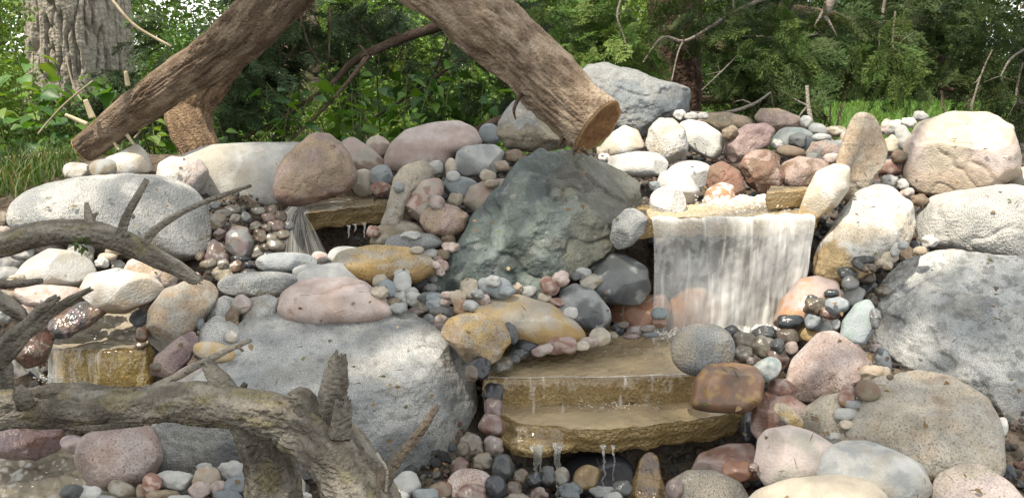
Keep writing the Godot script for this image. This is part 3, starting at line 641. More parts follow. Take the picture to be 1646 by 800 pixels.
func right_side() -> void:
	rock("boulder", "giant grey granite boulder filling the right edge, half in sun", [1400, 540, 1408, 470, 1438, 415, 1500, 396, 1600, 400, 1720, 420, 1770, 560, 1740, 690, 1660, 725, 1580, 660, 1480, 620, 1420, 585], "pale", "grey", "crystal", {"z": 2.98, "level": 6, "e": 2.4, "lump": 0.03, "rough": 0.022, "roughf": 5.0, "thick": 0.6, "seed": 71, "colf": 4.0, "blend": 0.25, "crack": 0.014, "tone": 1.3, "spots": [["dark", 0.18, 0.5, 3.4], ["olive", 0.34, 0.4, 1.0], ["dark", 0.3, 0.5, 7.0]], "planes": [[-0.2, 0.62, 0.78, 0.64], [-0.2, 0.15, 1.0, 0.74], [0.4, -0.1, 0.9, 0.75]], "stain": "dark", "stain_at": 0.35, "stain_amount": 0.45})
	rock("rock", "smooth blue-grey oval cobble leaning on the giant boulder", [1348, 548, 1355, 515, 1375, 488, 1398, 479, 1408, 495, 1406, 530, 1390, 556, 1365, 558], "teal", "blue", "fine", {"z": 2.78, "tone": 1.15})
	pebbles("wet in the pile beside the waterfall", "pebbles piled right of the main waterfall", true, [
		[1387, 419, 19, 8, 8, "s"], [1383, 427, 14, 7, -40, "d"], [1398, 432, 13, 8, 0, "n"], [1363, 439, 15, 11, -20, "d"], [1392, 447, 19, 9, 0, "n"], [1367, 455, 15, 12, 0, "g"], [1394, 463, 18, 14, 20, "d"], [1420, 468, 16, 10, 0, "v"], [1402, 481, 11, 14, 0, "n"], [1338, 471, 13, 7, 0, "s"], [1305, 483, 10, 9, 0, "d"],
		[1313, 492, 22, 15, 0, "n"], [1335, 503, 18, 11, 0, "r"], [1408, 512, 9, 17, 0, "g"], [1172, 537, 18, 12, 30, "s"], [1197, 547, 17, 15, -10, "v"], [1230, 535, 22, 11, -3, "d"], [1249, 578, 20, 18, 0, "r"], [1229, 558, 21, 18, -20, "v"], [1195, 568, 17, 13, -20, "v"], [1207, 580, 7, 7, 0, "p"], [1250, 556, 12, 12, 0, "d"], [1265, 542, 19, 13, 0, "n"], [1270, 517, 24, 12, 3, "s"], [1370, 560, 14, 9, 0, "r"]])
	pebbles("dry in the pile beside the waterfall", "dry pebbles right of the main waterfall", false, [
		[1370, 477, 22, 16, 0, "l"], [1347, 491, 20, 15, 10, "b"], [1308, 515, 14, 15, 0, "b"], [1338, 522, 14, 11, 20, "l"], [1325, 528, 14, 14, 0, "l"], [1301, 538, 18, 12, -28, "o"], [1273, 559, 11, 11, 0, "p"], [1430, 413, 16, 11, 0, "c"], [1415, 423, 13, 8, 0, "c"], [1428, 426, 9, 7, 0, "t"], [1441, 401, 8, 12, -30, "l"], [1452, 394, 9, 7, 0, "g"], [1472, 393, 9, 6, 0, "d"], [1495, 388, 15, 9, 0, "w"], [1480, 403, 12, 7, 0, "t"]])
	rock("rock", "angular pink rock with a peaked top beside the pebble pile", [1260, 622, 1272, 578, 1316, 533, 1342, 529, 1402, 572, 1406, 592, 1372, 628, 1322, 650, 1278, 645], "pink", "palepink", "pitted", {"z": 2.66, "e": 2.2, "planes": [[-0.5, 0.35, 0.8, 0.6], [0.45, 0.45, 0.8, 0.6], [0, -0.4, 0.9, 0.72]], "lump": 0.02, "seed": 73, "stain": "brown", "stain_at": 0.3, "stain_amount": 0.5})
	rock("rock", "flattened grey-white cobble on the wet brown block", [1232, 595, 27, 18, 32], "pale", "teal", "fine", {"z": 2.56})
	rock("rock", "round speckled grey granite cobble at the pool's right corner", [1130, 562, 52, 43, 0], "sand", "grey", "speck", {"z": 2.66, "lump": 0.02, "e": 2.1, "tone": 0.85})
	rock("boulder", "wet chestnut-brown block standing on the lower ledge", [1110, 655, 1117, 605, 1135, 586, 1180, 580, 1218, 588, 1230, 610, 1226, 645, 1200, 664, 1140, 662], "rust", "brown", "wet", {"z": 2.5, "e": 3.0, "planes": [[0, 1, 0.35, 0.8]], "lump": 0.03, "tone": 0.66, "spots": [["ochre", 0.15, 0.6, 1.5]]})
	rock("rock", "dark pink angular cobble between the wet block and the peaked pink rock", [1232, 628, 1240, 610, 1265, 608, 1284, 625, 1275, 642, 1248, 642], "pink", "red", "pitted", {"z": 2.56, "facets": 5})
	rock("rock", "red-and-grey mottled rock low behind the flat cream cobble", [1205, 690, 1212, 650, 1235, 626, 1270, 632, 1302, 655, 1300, 680, 1262, 708, 1225, 715], "red", "pink", "pitted", {"z": 2.52, "tone": 1.1})
	rock("rock", "upright flat cream-yellow stone on the mottled red rock", [1268, 668, 30, 13, -42], "cream", "yellow", "pitted", {"z": 2.4, "thick": 0.5})
	rock("rock", "cream rock half hidden left of the big beige boulder", [1278, 690, 1288, 660, 1320, 636, 1352, 630, 1385, 650, 1388, 690, 1350, 712, 1300, 712], "cream", "sand", "pitted", {"z": 2.46})
	rock("boulder", "big beige boulder with tan blotches at the lower right", [1340, 712, 1360, 668, 1378, 636, 1412, 605, 1470, 592, 1540, 605, 1590, 640, 1615, 690, 1620, 760, 1580, 790, 1490, 790, 1400, 750], "sand", "greige", "pitted", {"z": 2.38, "e": 2.5, "lump": 0.025, "rough": 0.008, "crack": 0.004, "stain": "tan", "stain_at": 20.1, "stain_amount": 0.45, "seed": 75, "tone": 1.08, "spots": [["brown", 0.26, 0.45, 0.9], ["yellow", 0.36, 0.3, 1.7]], "planes": [[-0.1, 0.85, 0.6, 0.75]]})
	pebbles("on the beige boulder's left shoulder", "pebbles on the beige boulder's shoulder", false, [[1408, 560, 10, 8, 0, "p"], [1421, 580, 13, 20, 12, "b"], [1405, 601, 25, 13, 5, "t"], [1432, 606, 6, 5, 0, "n"], [1396, 628, 21, 17, -20, "n"], [1363, 637, 14, 18, -10, "r"], [1374, 651, 15, 8, 0, "g"], [1360, 666, 22, 11, 0, "l"], [1362, 683, 12, 8, 0, "c"], [1341, 705, 13, 10, 0, "l"]])
	rock("rock", "small white cobble at the right foot of the beige boulder", [1612, 686, 10, 16, 0], "white", "pale", "fine", {"z": 2.45})
	rock("rock", "greyish-pink rock with a sawn-looking left face", [1212, 752, 1217, 705, 1232, 688, 1268, 682, 1308, 692, 1348, 718, 1340, 765, 1290, 790, 1235, 785], "palepink", "greige", "fine", {"z": 2.3, "planes": [[-0.8, 0.1, 0.6, 0.68]], "seed": 76})
	rock("boulder", "smooth greige boulder between the pinkish rock and the bottom right corner", [1305, 765, 1318, 728, 1352, 706, 1395, 706, 1440, 722, 1486, 745, 1502, 785, 1480, 815, 1400, 820, 1330, 800], "greige", "pale", "fine", {"z": 2.2, "seed": 78, "stain": "grey", "stain_at": 20.1})
	rock("boulder", "beige boulder cut by the frame's lower right corner", [1490, 805, 1505, 765, 1540, 742, 1580, 746, 1625, 775, 1655, 810, 1640, 850, 1560, 860, 1500, 850], "sand", "palepink", "pitted", {"z": 2.12, "seed": 79})
	rock("boulder", "pale beige boulder at the bottom edge below the greige one", [1190, 815, 1215, 785, 1270, 768, 1350, 762, 1400, 772, 1432, 800, 1430, 850, 1320, 880, 1220, 870], "sand", "cream", "fine", {"z": 2.08, "seed": 80})


func foreground() -> void:
	# under and beside the lower ledge
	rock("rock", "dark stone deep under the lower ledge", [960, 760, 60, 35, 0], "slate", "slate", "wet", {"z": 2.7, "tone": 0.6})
	rock("rock", "wet red rock under the lower ledge's right end", [1108, 765, 1125, 728, 1170, 712, 1212, 712, 1224, 740, 1220, 770, 1170, 778], "red", "pink", "wet", {"z": 2.5, "facets": 4, "tone": 1.1})
	rock("rock", "smaller wet red cobble below the red rock", [1186, 757, 26, 18, 0], "red", "rust", "wet", {"z": 2.36})
	rock("rock", "black wet stone in the gap behind the wet block", [1205, 690, 14, 30, 0], "slate", "slate", "wet", {"z": 2.7, "tone": 0.6})
	rock("boulder", "speckled grey-beige boulder at the bottom under the ledge", [1060, 812, 1072, 775, 1105, 754, 1150, 755, 1190, 775, 1212, 812, 1190, 850, 1100, 850], "greige", "sand", "speck", {"z": 2.32, "tone": 0.8, "seed": 85})
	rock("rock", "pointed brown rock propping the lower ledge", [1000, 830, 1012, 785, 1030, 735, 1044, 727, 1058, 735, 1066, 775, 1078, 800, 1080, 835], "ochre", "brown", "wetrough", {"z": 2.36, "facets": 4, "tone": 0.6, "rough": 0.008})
	pebbles("in the hollow under the ledge", "pebbles under the lower ledge", true, [[836, 765, 13, 11, 0, "n"], [826, 787, 14, 14, 0, "n"], [942, 770, 22, 19, 20, "o"], [903, 766, 13, 15, 0, "v"], [918, 789, 18, 14, 0, "b"], [968, 791, 20, 10, 0, "g"], [866, 796, 15, 12, 0, "r"], [1000, 785, 18, 14, 0, "d"], [1084, 786, 15, 17, 0, "u"], [880, 765, 14, 16, 0, "d"], [985, 800, 16, 10, 0, "l"], [1212, 752, 9, 8, 0, "r"], [900, 812, 18, 12, 0, "c"], [950, 815, 24, 14, 0, "v"], [860, 770, 12, 12, 0, "s"]])
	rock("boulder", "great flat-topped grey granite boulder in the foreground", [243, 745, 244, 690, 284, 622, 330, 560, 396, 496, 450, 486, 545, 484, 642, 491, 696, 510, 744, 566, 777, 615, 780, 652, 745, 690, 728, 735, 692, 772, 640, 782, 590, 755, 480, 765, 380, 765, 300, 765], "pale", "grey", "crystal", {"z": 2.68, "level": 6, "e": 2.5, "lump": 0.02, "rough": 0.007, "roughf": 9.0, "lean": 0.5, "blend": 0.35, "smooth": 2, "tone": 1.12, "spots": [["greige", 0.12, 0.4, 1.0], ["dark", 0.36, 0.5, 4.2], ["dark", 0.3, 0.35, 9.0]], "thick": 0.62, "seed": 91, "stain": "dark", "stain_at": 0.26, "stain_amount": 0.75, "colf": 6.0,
		"planes": [[0.05, 0.60, 0.78, 0.60], [0.75, -0.15, 0.65, 0.78], [-0.2, -0.55, 0.85, 0.72], [0.3, -0.4, 0.9, 0.75]]})
	pebbles("between the foreground boulder and the ledges", "pebbles between the grey boulder and the ledges", true, [[793, 633, 17, 17, 0, "s"], [794, 656, 16, 17, 0, "u"], [791, 683, 21, 18, -20, "r"], [793, 717, 17, 16, 0, "p"], [758, 719, 19, 24, 0, "v"], [740, 750, 14, 16, 0, "r"], [776, 743, 18, 15, 10, "t"], [808, 754, 18, 23, 0, "d"], [745, 722, 10, 12, 0, "n"]])
	rock("rock", "pink-grey speckled cobble at the bottom left of the ledge", [755, 782, 38, 29, 0], "pink", "palepink", "speck", {"z": 2.3})
	pebbles("at the bottom edge beside the ledge", "pebbles at the bottom edge left of the ledge", true, [[796, 784, 17, 20, 15, "s"], [757, 797, 24, 20, 0, "r"], [708, 789, 21, 15, 10, "x"], [830, 805, 22, 12, 0, "t"]])
	pebbles("at the bottom below the foreground boulder", "pebbles below the foreground boulder", false, [[652, 780, 25, 21, 30, "l"], [686, 797, 21, 13, 0, "b"], [638, 798, 19, 11, 0, "w"], [475, 787, 15, 22, -10, "c"], [491, 799, 10, 8, 0, "w"], [720, 812, 20, 12, 0, "g"]])
	rock("boulder", "rounded pink granite boulder under the fallen branch", [117, 742, 124, 706, 158, 686, 205, 680, 246, 684, 258, 705, 262, 740, 242, 772, 190, 792, 140, 782], "pink", "palepink", "pitted", {"z": 2.42, "lump": 0.02, "rough": 0.003, "roughf": 40.0, "stain": "pink", "seed": 95, "stain_at": 0.3})
	rock("rock", "dark red-brown wet rock in the lower left pool", [-30, 735, -20, 690, 40, 668, 85, 675, 106, 700, 98, 722, 60, 740], "purple", "red", "wetrough", {"z": 2.62, "rough": 0.01})
	rock("rock", "pinkish submerged-looking cobble left of the pink granite boulder", [124, 716, 30, 16, -15], "pink", "purple", "wet", {"z": 2.52})
	pebbles("in the row below the fallen branch", "pebbles along the bottom left", false, [[328, 752, 12, 9, 0, "l"], [281, 771, 32, 16, -2, "l"], [331, 769, 22, 20, 0, "t"], [376, 757, 24, 15, -5, "l"], [244, 776, 15, 15, 0, "r"], [227, 790, 10, 12, 0, "n"], [195, 788, 23, 14, -25, "v"], [379, 781, 21, 15, 5, "b"], [350, 784, 13, 13, -30, "p"], [320, 788, 19, 14, 30, "p"], [143, 793, 24, 12, 0, "w"], [113, 791, 19, 13, 0, "d"], [260, 796, 29, 9, 0, "n"], [365, 799, 21, 11, 0, "b"], [290, 805, 24, 10, 0, "l"], [172, 806, 20, 10, 0, "g"], [215, 808, 22, 9, 0, "d"], [340, 810, 20, 10, 0, "g"], [410, 800, 16, 12, 0, "g"]])

# ---------------------------------------------------------------- sandstone ledges and water
func slab(called: String, label: String, top: PackedVector3Array, thick: float, a: Color, b: Color, sd: int, tilt := 0.12) -> void:
	var ring: PackedVector3Array = []
	for i in top.size():
		var p := top[i]
		var q := top[(i + 1) % top.size()]
		var n := maxi(1, int(p.distance_to(q) / 0.012))
		for k in n: ring.append(p.lerp(q, float(k) / n))
	var mid := Vector3.ZERO
	for p in ring: mid += p / ring.size()
	var ne := noise(sd, 7.0, 4)
	var nf := noise(sd + 1, 26.0, 4)
	var nc := noise(sd + 2, 9.0, 4)
	var verts: PackedVector3Array = []
	var cols: PackedColorArray = []
	var idx: PackedInt32Array = []
	var rows := 9
	var m := ring.size()
	# rings: three inwards on the top, then down the side, then the underside
	var seq: Array = []
	for k in 12: seq.append([lerpf(0.0, 0.985, k / 11.0), 0.0, 1])
	for k in rows + 1: seq.append([1.0, float(k) / rows, 0])
	for k in 6: seq.append([lerpf(0.98, 0.0, k / 5.0), 1.0, 2])
	for s in seq:
		for p in ring:
			var out := (p - mid) * Vector3(1, 0, 1)
			var w := p
			var edge := ne.get_noise_3dv(p * 1.0) * 0.014
			if s[2] == 0:
				var t: float = s[1]
				w = p + out.normalized() * (edge + nf.get_noise_3d(p.x, t * thick * 1.0, p.z) * 0.006 + 0.006 * sin(t * PI) - tilt * thick * t + (0.008 * signf(nf.get_noise_2d(t * 1.4, 3.0)) * absf(nf.get_noise_2d(t * 1.4, 9.0)))) - Vector3(0, t * thick * (1.0 + 0.2 * ne.get_noise_3dv(p * 2.0)), 0)
			else:
				w = mid + (p - mid) * s[0] + out.normalized() * edge * s[0]
				w.y = p.y if s[2] == 1 else p.y - thick * (1.0 + 0.2 * ne.get_noise_3dv(p * 2.0))
				if s[2] == 2: w -= out.normalized() * tilt * thick * s[0]
				w.y += nf.get_noise_3dv(w) * 0.004
			verts.append(w - mid)
			var c := a.lerp(b, smoothstep(-0.3, 0.3, nc.get_noise_3d(w.x, w.y * 4.0, w.z)))
			c.a = 1.0
			cols.append(c)
	for r in seq.size() - 1:
		for i in m:
			var i0 := r * m + i
			var i1 := r * m + (i + 1) % m
			idx.append_array([i0, i1, i0 + m, i1, i1 + m, i0 + m])
	var o := obj(called, array_mesh(verts, idx, cols), M.slab, self, Transform3D(Basis(), mid))
	tag(o, label, "slab", "")

func on_level(y: float, px: Array) -> PackedVector3Array:
	var out: PackedVector3Array = []
	for i in range(0, px.size(), 2): out.append(level_spot(px[i], px[i + 1], y))
	return out

func resample(line: PackedVector3Array, n: int) -> PackedVector3Array:
	var acc := [0.0]
	for i in range(1, line.size()): acc.append(acc[-1] + line[i].distance_to(line[i - 1]))
	var out: PackedVector3Array = []
	var k := 1
	for j in n:
		var s: float = acc[-1] * j / (n - 1)
		while k < line.size() - 1 and acc[k] < s: k += 1
		out.append(line[k - 1].lerp(line[k], clampf((s - acc[k - 1]) / maxf(acc[k] - acc[k - 1], 1e-6), 0, 1)))
	return out

func sheet(called: String, rows: Array, across: int, per: int, ripple: Callable, mat: Material, tint = null, parent: Node = self) -> MeshInstance3D:
	# a smooth skin through rows of points; ripple(p, s, t) moves each point, tint(p, s, t) colours it
	var lines: Array = []
	for r in rows: lines.append(resample(r, across))
	var verts: PackedVector3Array = []
	var cols: PackedColorArray = []
	var idx: PackedInt32Array = []
	var total := (lines.size() - 1) * per + 1
	for j in total:
		var f := float(j) / per
		var k := mini(int(f), lines.size() - 2)
		var t := f - k
		for i in across:
			var p0: Vector3 = lines[maxi(k - 1, 0)][i]
			var p1: Vector3 = lines[k][i]
			var p2: Vector3 = lines[k + 1][i]
			var p3: Vector3 = lines[mini(k + 2, lines.size() - 1)][i]
			var p := p1.cubic_interpolate(p2, p0, p3, t)
			var s := float(i) / (across - 1)
			p += ripple.call(p, s, f / (lines.size() - 1))
			verts.append(p)
			if tint != null: cols.append(tint.call(p, s, f / (lines.size() - 1)))
	for j in total - 1:
		for i in across - 1:
			var a := j * across + i
			idx.append_array([a, a + 1, a + across, a + 1, a + across + 1, a + across])
	return obj(called, array_mesh(verts, idx, cols), mat, parent)

func strand(line: Array, r0: float, r1: float, sd: int) -> ArrayMesh:
	var pts := resample(PackedVector3Array(line), 40)
	var n := noise(sd, 22.0, 2)
	var verts: PackedVector3Array = []
	var idx: PackedInt32Array = []
	for j in 40:
		var r := lerpf(r0, r1, j / 39.0) * (1.0 + 1.8 * exp(-j / 4.0)) * (1.0 + 0.7 * n.get_noise_1d(j * 0.012))
		if j == 39: r *= 0.1
		for i in 8:
			var a := TAU * i / 8.0
			verts.append(pts[j] + Vector3(cos(a) * r * 1.3 + 0.016 * n.get_noise_1d(pts[j].y * 0.8 + 5.0 + sd) * j / 39.0, 0, sin(a) * r * 0.7))
	for j in 39:
		for i in 8:
			var a := j * 8 + i
			var b := j * 8 + (i + 1) % 8
			idx.append_array([a, a + 8, b, b, a + 8, b + 8])
	return array_mesh(verts, idx)

func shifted(line: PackedVector3Array, by: Vector3) -> PackedVector3Array:
	var out: PackedVector3Array = []
	for p in line: out.append(p + by)
	return out

func make_water() -> void:
	var muddy := StandardMaterial3D.new()      # thin silty water: part of it scatters, the rest is seen through
	muddy.transparency = BaseMaterial3D.TRANSPARENCY_ALPHA
	muddy.albedo_color = Color(Color(0.48, 0.385, 0.245).linear_to_srgb(), 0.6)
	muddy.roughness = 0.07
	muddy.metallic_specular = 0.55
	var clear := StandardMaterial3D.new()
	clear.transparency = BaseMaterial3D.TRANSPARENCY_ALPHA
	clear.albedo_color = Color(Color(0.62, 0.62, 0.58).linear_to_srgb(), 0.16)
	clear.roughness = 0.06
	clear.metallic_specular = 0.7
	var murky := muddy.duplicate() as StandardMaterial3D
	murky.albedo_color = Color(Color(0.36, 0.32, 0.25).linear_to_srgb(), 0.75)
	var amber := StandardMaterial3D.new()      # a film over stone
	amber.transparency = BaseMaterial3D.TRANSPARENCY_ALPHA
	amber.albedo_color = Color(Color(0.30, 0.20, 0.08).linear_to_srgb(), 0.12)
	amber.roughness = 0.08
	amber.metallic_specular = 0.5
	var white := StandardMaterial3D.new()      # air-filled water
	white.transparency = BaseMaterial3D.TRANSPARENCY_ALPHA
	white.vertex_color_use_as_albedo = true
	white.albedo_color = Color(0.975, 0.97, 0.955)
	white.roughness = 0.3
	white.backlight_enabled = true
	white.backlight = Color(0.6, 0.6, 0.58)
	var froth := plain_material(Color(0.82, 0.80, 0.76), 0.25)
	var n1 := noise(201, 6.0, 3)
	var n2 := noise(203, 20.0, 3)
	var n3 := noise(205, 1.0, 4)
	var calm := func(p: Vector3, _s, _t): return Vector3(0, 0.004 * n1.get_noise_2d(p.x * 1.6, p.z) + 0.0022 * n2.get_noise_2d(p.x, p.z * 1.8), 0)
	var busy := func(p: Vector3, _s, _t): return Vector3(0, 0.011 * n1.get_noise_2d(p.x * 2.0, p.z * 2.0) + 0.007 * n2.get_noise_2d(p.x, p.z * 1.4), 0)
	var tan_a := Color(0.52, 0.38, 0.18)
	var tan_b := Color(0.40, 0.285, 0.12)
	# ---- main fall
	var Y := 0.768
	slab("sandstone_slab", "wide brown sandstone slab that the main waterfall pours over", on_level(Y - 0.012, [1010, 357, 1045, 353, 1180, 350, 1312, 348, 1325, 322, 1180, 320, 1030, 330]), 0.065, tan_a * 0.8, tan_b * 0.8, 301)
	slab("sandstone_block", "small tan sandstone block at the head of the main waterfall", on_level(0.845, [1233, 309, 1262, 307, 1300, 305, 1300, 300, 1240, 299]), 0.06, Color(0.5, 0.38, 0.2), Color(0.4, 0.28, 0.13), 302)
	var lip := on_level(Y, [1046, 351, 1100, 349, 1180, 348, 1250, 346, 1308, 345])
	var head := on_level(Y + 0.012, [1040, 338, 1100, 334, 1180, 330, 1250, 326, 1305, 324])
	var back := on_level(Y + 0.02, [1060, 330, 1120, 326, 1180, 319, 1250, 315, 1305, 315])
	var w := base("waterfall_water", lip[2])
	tag(w, "wide clear sheet of the main waterfall pouring over its sandstone lip", "waterfall", "", "structure")
	var inv := Transform3D(Basis(), -w.position)
	var rel := func(line: PackedVector3Array): return inv * line
	sheet("head_water", [rel.call(back), rel.call(head), rel.call(lip)], 110, 18, func(p: Vector3, s, t): return busy.call(p, s, t) * (1.15 - 0.85 * t), muddy, null, w)
	var drop: Array = [shifted(lip, Vector3.ZERO), shifted(lip, Vector3(0, -0.006, 0.020)), shifted(lip, Vector3(0, -0.026, 0.040)), shifted(lip, Vector3(0, -0.06, 0.052)), shifted(lip, Vector3(0, -0.14, 0.060)), shifted(lip, Vector3(0, -0.28, 0.070)), shifted(lip, Vector3(0, -0.425, 0.080))]
	var curtain := func(p: Vector3, s: float, t: float):
		var z := 0.013 * n1.get_noise_2d(p.x * 1.6, p.y * 0.4) + 0.004 * n2.get_noise_2d(p.x * 0.8, p.y * 0.13) + 0.002 * n2.get_noise_2d(p.x * 1.0 + 4.0, p.y * 0.9)
		return Vector3(-0.055 * t * t * smoothstep(0.75, 1.0, s) + 0.01 * t * smoothstep(0.2, 0.0, s), 0.010 * n1.get_noise_2d(p.x * 1.6, 4.0), z * smoothstep(0.0, 0.35, t))
	sheet("falling_sheet", drop.map(func(l): return rel.call(l)), 220, 14, curtain, clear, null, w)
	var veil := func(p: Vector3, s: float, t: float):
		var q := 1.0 * n1.get_noise_2d(p.x * 1.3, p.y * 0.5) + 0.5 * smoothstep(0.22, 0.5, n2.get_noise_2d(p.x * 1.2, p.y * 0.09)) + 0.10 * n2.get_noise_2d(p.x * 2.2, p.y * 0.3) + 0.6 * n2.get_noise_2d(p.x * 1.1 + 7.0, p.y * 0.9) * smoothstep(0.5, 0.1, t)
		var heavy := 0.04 + 0.17 * smoothstep(0.2, 0.6, s) + 0.2 * smoothstep(0.80, 0.97, s) + 0.2 * smoothstep(0.45, 1.0, t) + 0.30 * smoothstep(0.34, 0.1, t) * smoothstep(0.0, 0.08, t)
		return Color(1, 1, 1, clampf(heavy + q * (0.34 + 0.10 * s), 0.02, 0.7))
	sheet("white_streaks", drop.slice(0).map(func(l): return rel.call(shifted(l, Vector3(0, 0.003, 0.004)))), 320, 20, func(p, s, t): return curtain.call(p, s, t), white, veil, w)
	sheet("head_foam", [rel.call(shifted(back, Vector3(0, 0.006, 0))), rel.call(shifted(head, Vector3(0, 0.008, 0))), rel.call(shifted(lip, Vector3(0, 0.002, 0.002)))], 160, 22, func(p: Vector3, s, t): return busy.call(p, s, t) * (1.5 - 1.2 * t), white, func(p: Vector3, s: float, t: float): return Color(1, 0.98, 0.93, clampf((0.75 * smoothstep(0.2, 0.5, s) - 1.0 * t + 0.05) + 0.8 * n2.get_noise_2d(p.x * 2.2, p.z * 1.2), 0.0, 0.85)), w)
	var foot := [shifted(lip, Vector3(0, -0.395, 0.078)), shifted(lip, Vector3(0, -0.408, 0.098)), shifted(lip, Vector3(0, -0.414, 0.150)), shifted(lip, Vector3(0, -0.418, 0.215))]
	sheet("foot_foam", foot.map(func(l): return rel.call(l)), 160, 14, func(p: Vector3, _s, t: float): return Vector3(0, (0.022 * n2.get_noise_2d(p.x * 1.5, p.z * 1.5) + 0.012) * (1.0 - t), 0), white, func(p: Vector3, _s, t: float): return Color(1, 0.99, 0.96, clampf(0.6 - 1.3 * t + 0.9 * n2.get_noise_2d(p.x * 2.0, p.z * 2.0), 0.0, 0.85)), w)
	# froth on the head and at the foot
	var bubble := SphereMesh.new()
	bubble.radius = 0.5
	bubble.height = 1.0
	bubble.radial_segments = 10
	bubble.rings = 5
	var spots: Array = []
	for i in 240:
		var a := rng.randf()
		var p: Vector3
		var size := rng.randf_range(0.002, 0.007)
		if i < 150:
			p = level_spot(1190 + rng.randfn(0, 42), clampf(326 + rng.randfn(0, 6), 314, 342), Y + 0.022 + absf(rng.randfn(0, 0.010)))
		else:
			p = Vector3(lerpf(lip[0].x + 0.02, lip[-1].x - 0.05, a), 0.356 + absf(rng.randfn(0, 0.012)), lip[2].z + 0.085 + rng.randfn(0, 0.025))
		spots.append(Transform3D(Basis().scaled(Vector3(size * 1.4, size * 0.7, size)), p))
	var f := scatter("water_froth", bubble, froth, spots, [])
	tag(f, "white froth on the head and foot of the main waterfall", "froth", "", "stuff")
	# ---- middle pool and the two ledges
	var yc := 0.349
	slab("sandstone_slab", "upper olive-brown sandstone ledge of the two steps under the middle pool", on_level(yc - 0.012, [775, 612, 800, 608, 850, 609, 905, 606, 960, 608, 1000, 602, 1060, 604, 1100, 601, 1135, 602, 1140, 560, 1000, 545, 800, 555]), 0.098, tan_a, tan_b, 303)
	var yd := 0.243
	slab("sandstone_slab", "lower thick olive-brown sandstone ledge dripping into the hollow", on_level(yd - 0.010, [806, 668, 830, 682, 880, 686, 945, 693, 1000, 690, 1060, 684, 1110, 677, 1160, 670, 1190, 660, 1195, 640, 1000, 630, 800, 640]), 0.078, tan_a * 1.05, tan_b, 304, 0.25)
	slab("sandstone_slab", "thin split layer jutting out at the lower ledge's left end", on_level(yd - 0.050, [806, 700, 822, 716, 860, 722, 905, 716, 945, 700, 962, 690, 900, 660, 806, 660]), 0.030, tan_a * 1.1, tan_b, 305)
	var c_back := on_level(yc, [770, 545, 850, 530, 960, 524, 1050, 520, 1150, 518])
	var c_mid := on_level(yc, [775, 575, 870, 570, 960, 568, 1050, 565, 1140, 565])
	var c_lip := on_level(yc, [778, 606, 850, 607, 905, 605, 960, 606, 1060, 602, 1135, 600])
	var mp := base("pool_water", c_mid[2])
	tag(mp, "shallow silty pool between the main waterfall and the upper ledge", "pool", "", "structure")
	var rel2 := func(line: PackedVector3Array): return Transform3D(Basis(), -mp.position) * line
	var toward := Vector3(0, 0, 1)
	sheet("pool_surface", [rel2.call(c_back), rel2.call(c_mid), rel2.call(c_lip)], 150, 26, func(p: Vector3, s, t): return calm.call(p, s, t) * lerpf(2.6, 0.7, t), muddy, null, mp)
	var step_tint := func(p: Vector3, _s, t: float):
		var q := n1.get_noise_2d(p.x * 4.0, p.y * 0.6) + 0.7 * n2.get_noise_2d(p.x * 3.0, p.y * 0.4)
		return Color(1, 1, 1, clampf(0.32 * smoothstep(0.35, 0.9, q) + 0.30 * smoothstep(0.14, 0.05, t), 0, 0.6))
	var skin := [c_lip, shifted(c_lip, Vector3(0, -0.010, 0.020)), shifted(c_lip, Vector3(0, -0.05, 0.026)), shifted(c_lip, Vector3(0, -0.108, 0.024))]
	var curl := func(p: Vector3, _s, t: float): return Vector3(0, 0, (0.010 * n1.get_noise_2d(p.x * 2.5, p.y) + 0.004 * n2.get_noise_2d(p.x * 2.0, p.y * 0.5)) * smoothstep(0.0, 0.4, t))
	sheet("step_film", skin.map(func(l): return rel2.call(l)), 150, 10, curl, amber, null, mp)
	sheet("step_streaks", skin.map(func(l): return rel2.call(shifted(l, Vector3(0, 0.002, 0.003)))), 200, 12, curl, white, step_tint, mp)
	var d_back := on_level(yd, [800, 650, 900, 650, 1000, 650, 1100, 646, 1190, 642])
	var d_lip := on_level(yd, [806, 666, 830, 680, 880, 684, 945, 691, 1000, 688, 1060, 682, 1110, 675, 1160, 668, 1190, 658])
	var lp := base("ledge_water", d_lip[4])
	tag(lp, "thin water film running over the lower sandstone ledge", "water", "", "structure")
	var rel3 := func(line: PackedVector3Array): return Transform3D(Basis(), -lp.position) * line
	sheet("ledge_film", [rel3.call(d_back), rel3.call(d_lip)], 150, 26, func(p: Vector3, s, t): return calm.call(p, s, t) * 1.3, muddy, null, lp)
	var l2 := on_level(yd - 0.044, [808, 698, 822, 713, 860, 719, 905, 713, 945, 698])
	var l1 := on_level(yd - 0.004, [808, 672, 830, 684, 880, 688, 905, 690, 945, 693])
	sheet("chute_film", [rel3.call(l1), rel3.call(l2)], 80, 14, func(p: Vector3, s, t): return busy.call(p, s, t) * 0.8, amber, null, lp)
	var n := 0
	for s in [[862, 724, 0.24, 0.0045], [897, 721, 0.26, 0.004], [868, 724, 0.24, 0.0028], [893, 721, 0.14, 0.0025], [970, 724, 0.13, 0.003], [986, 724, 0.09, 0.0022]]:
		var top := level_spot(s[0], s[1], yd - 0.05)
		obj("drip_strand", strand([top - lp.position + Vector3(0, 0.012, -0.01), top - lp.position + Vector3(0, -0.01, 0.008), top - lp.position + Vector3(0.002, -s[2] * 0.5, 0.014), top - lp.position + Vector3(0.0, -s[2], 0.016)], s[3], s[3] * 0.55, 400 + n), clear if n > 1 else M.strand, lp)
		n += 1
	spots = []
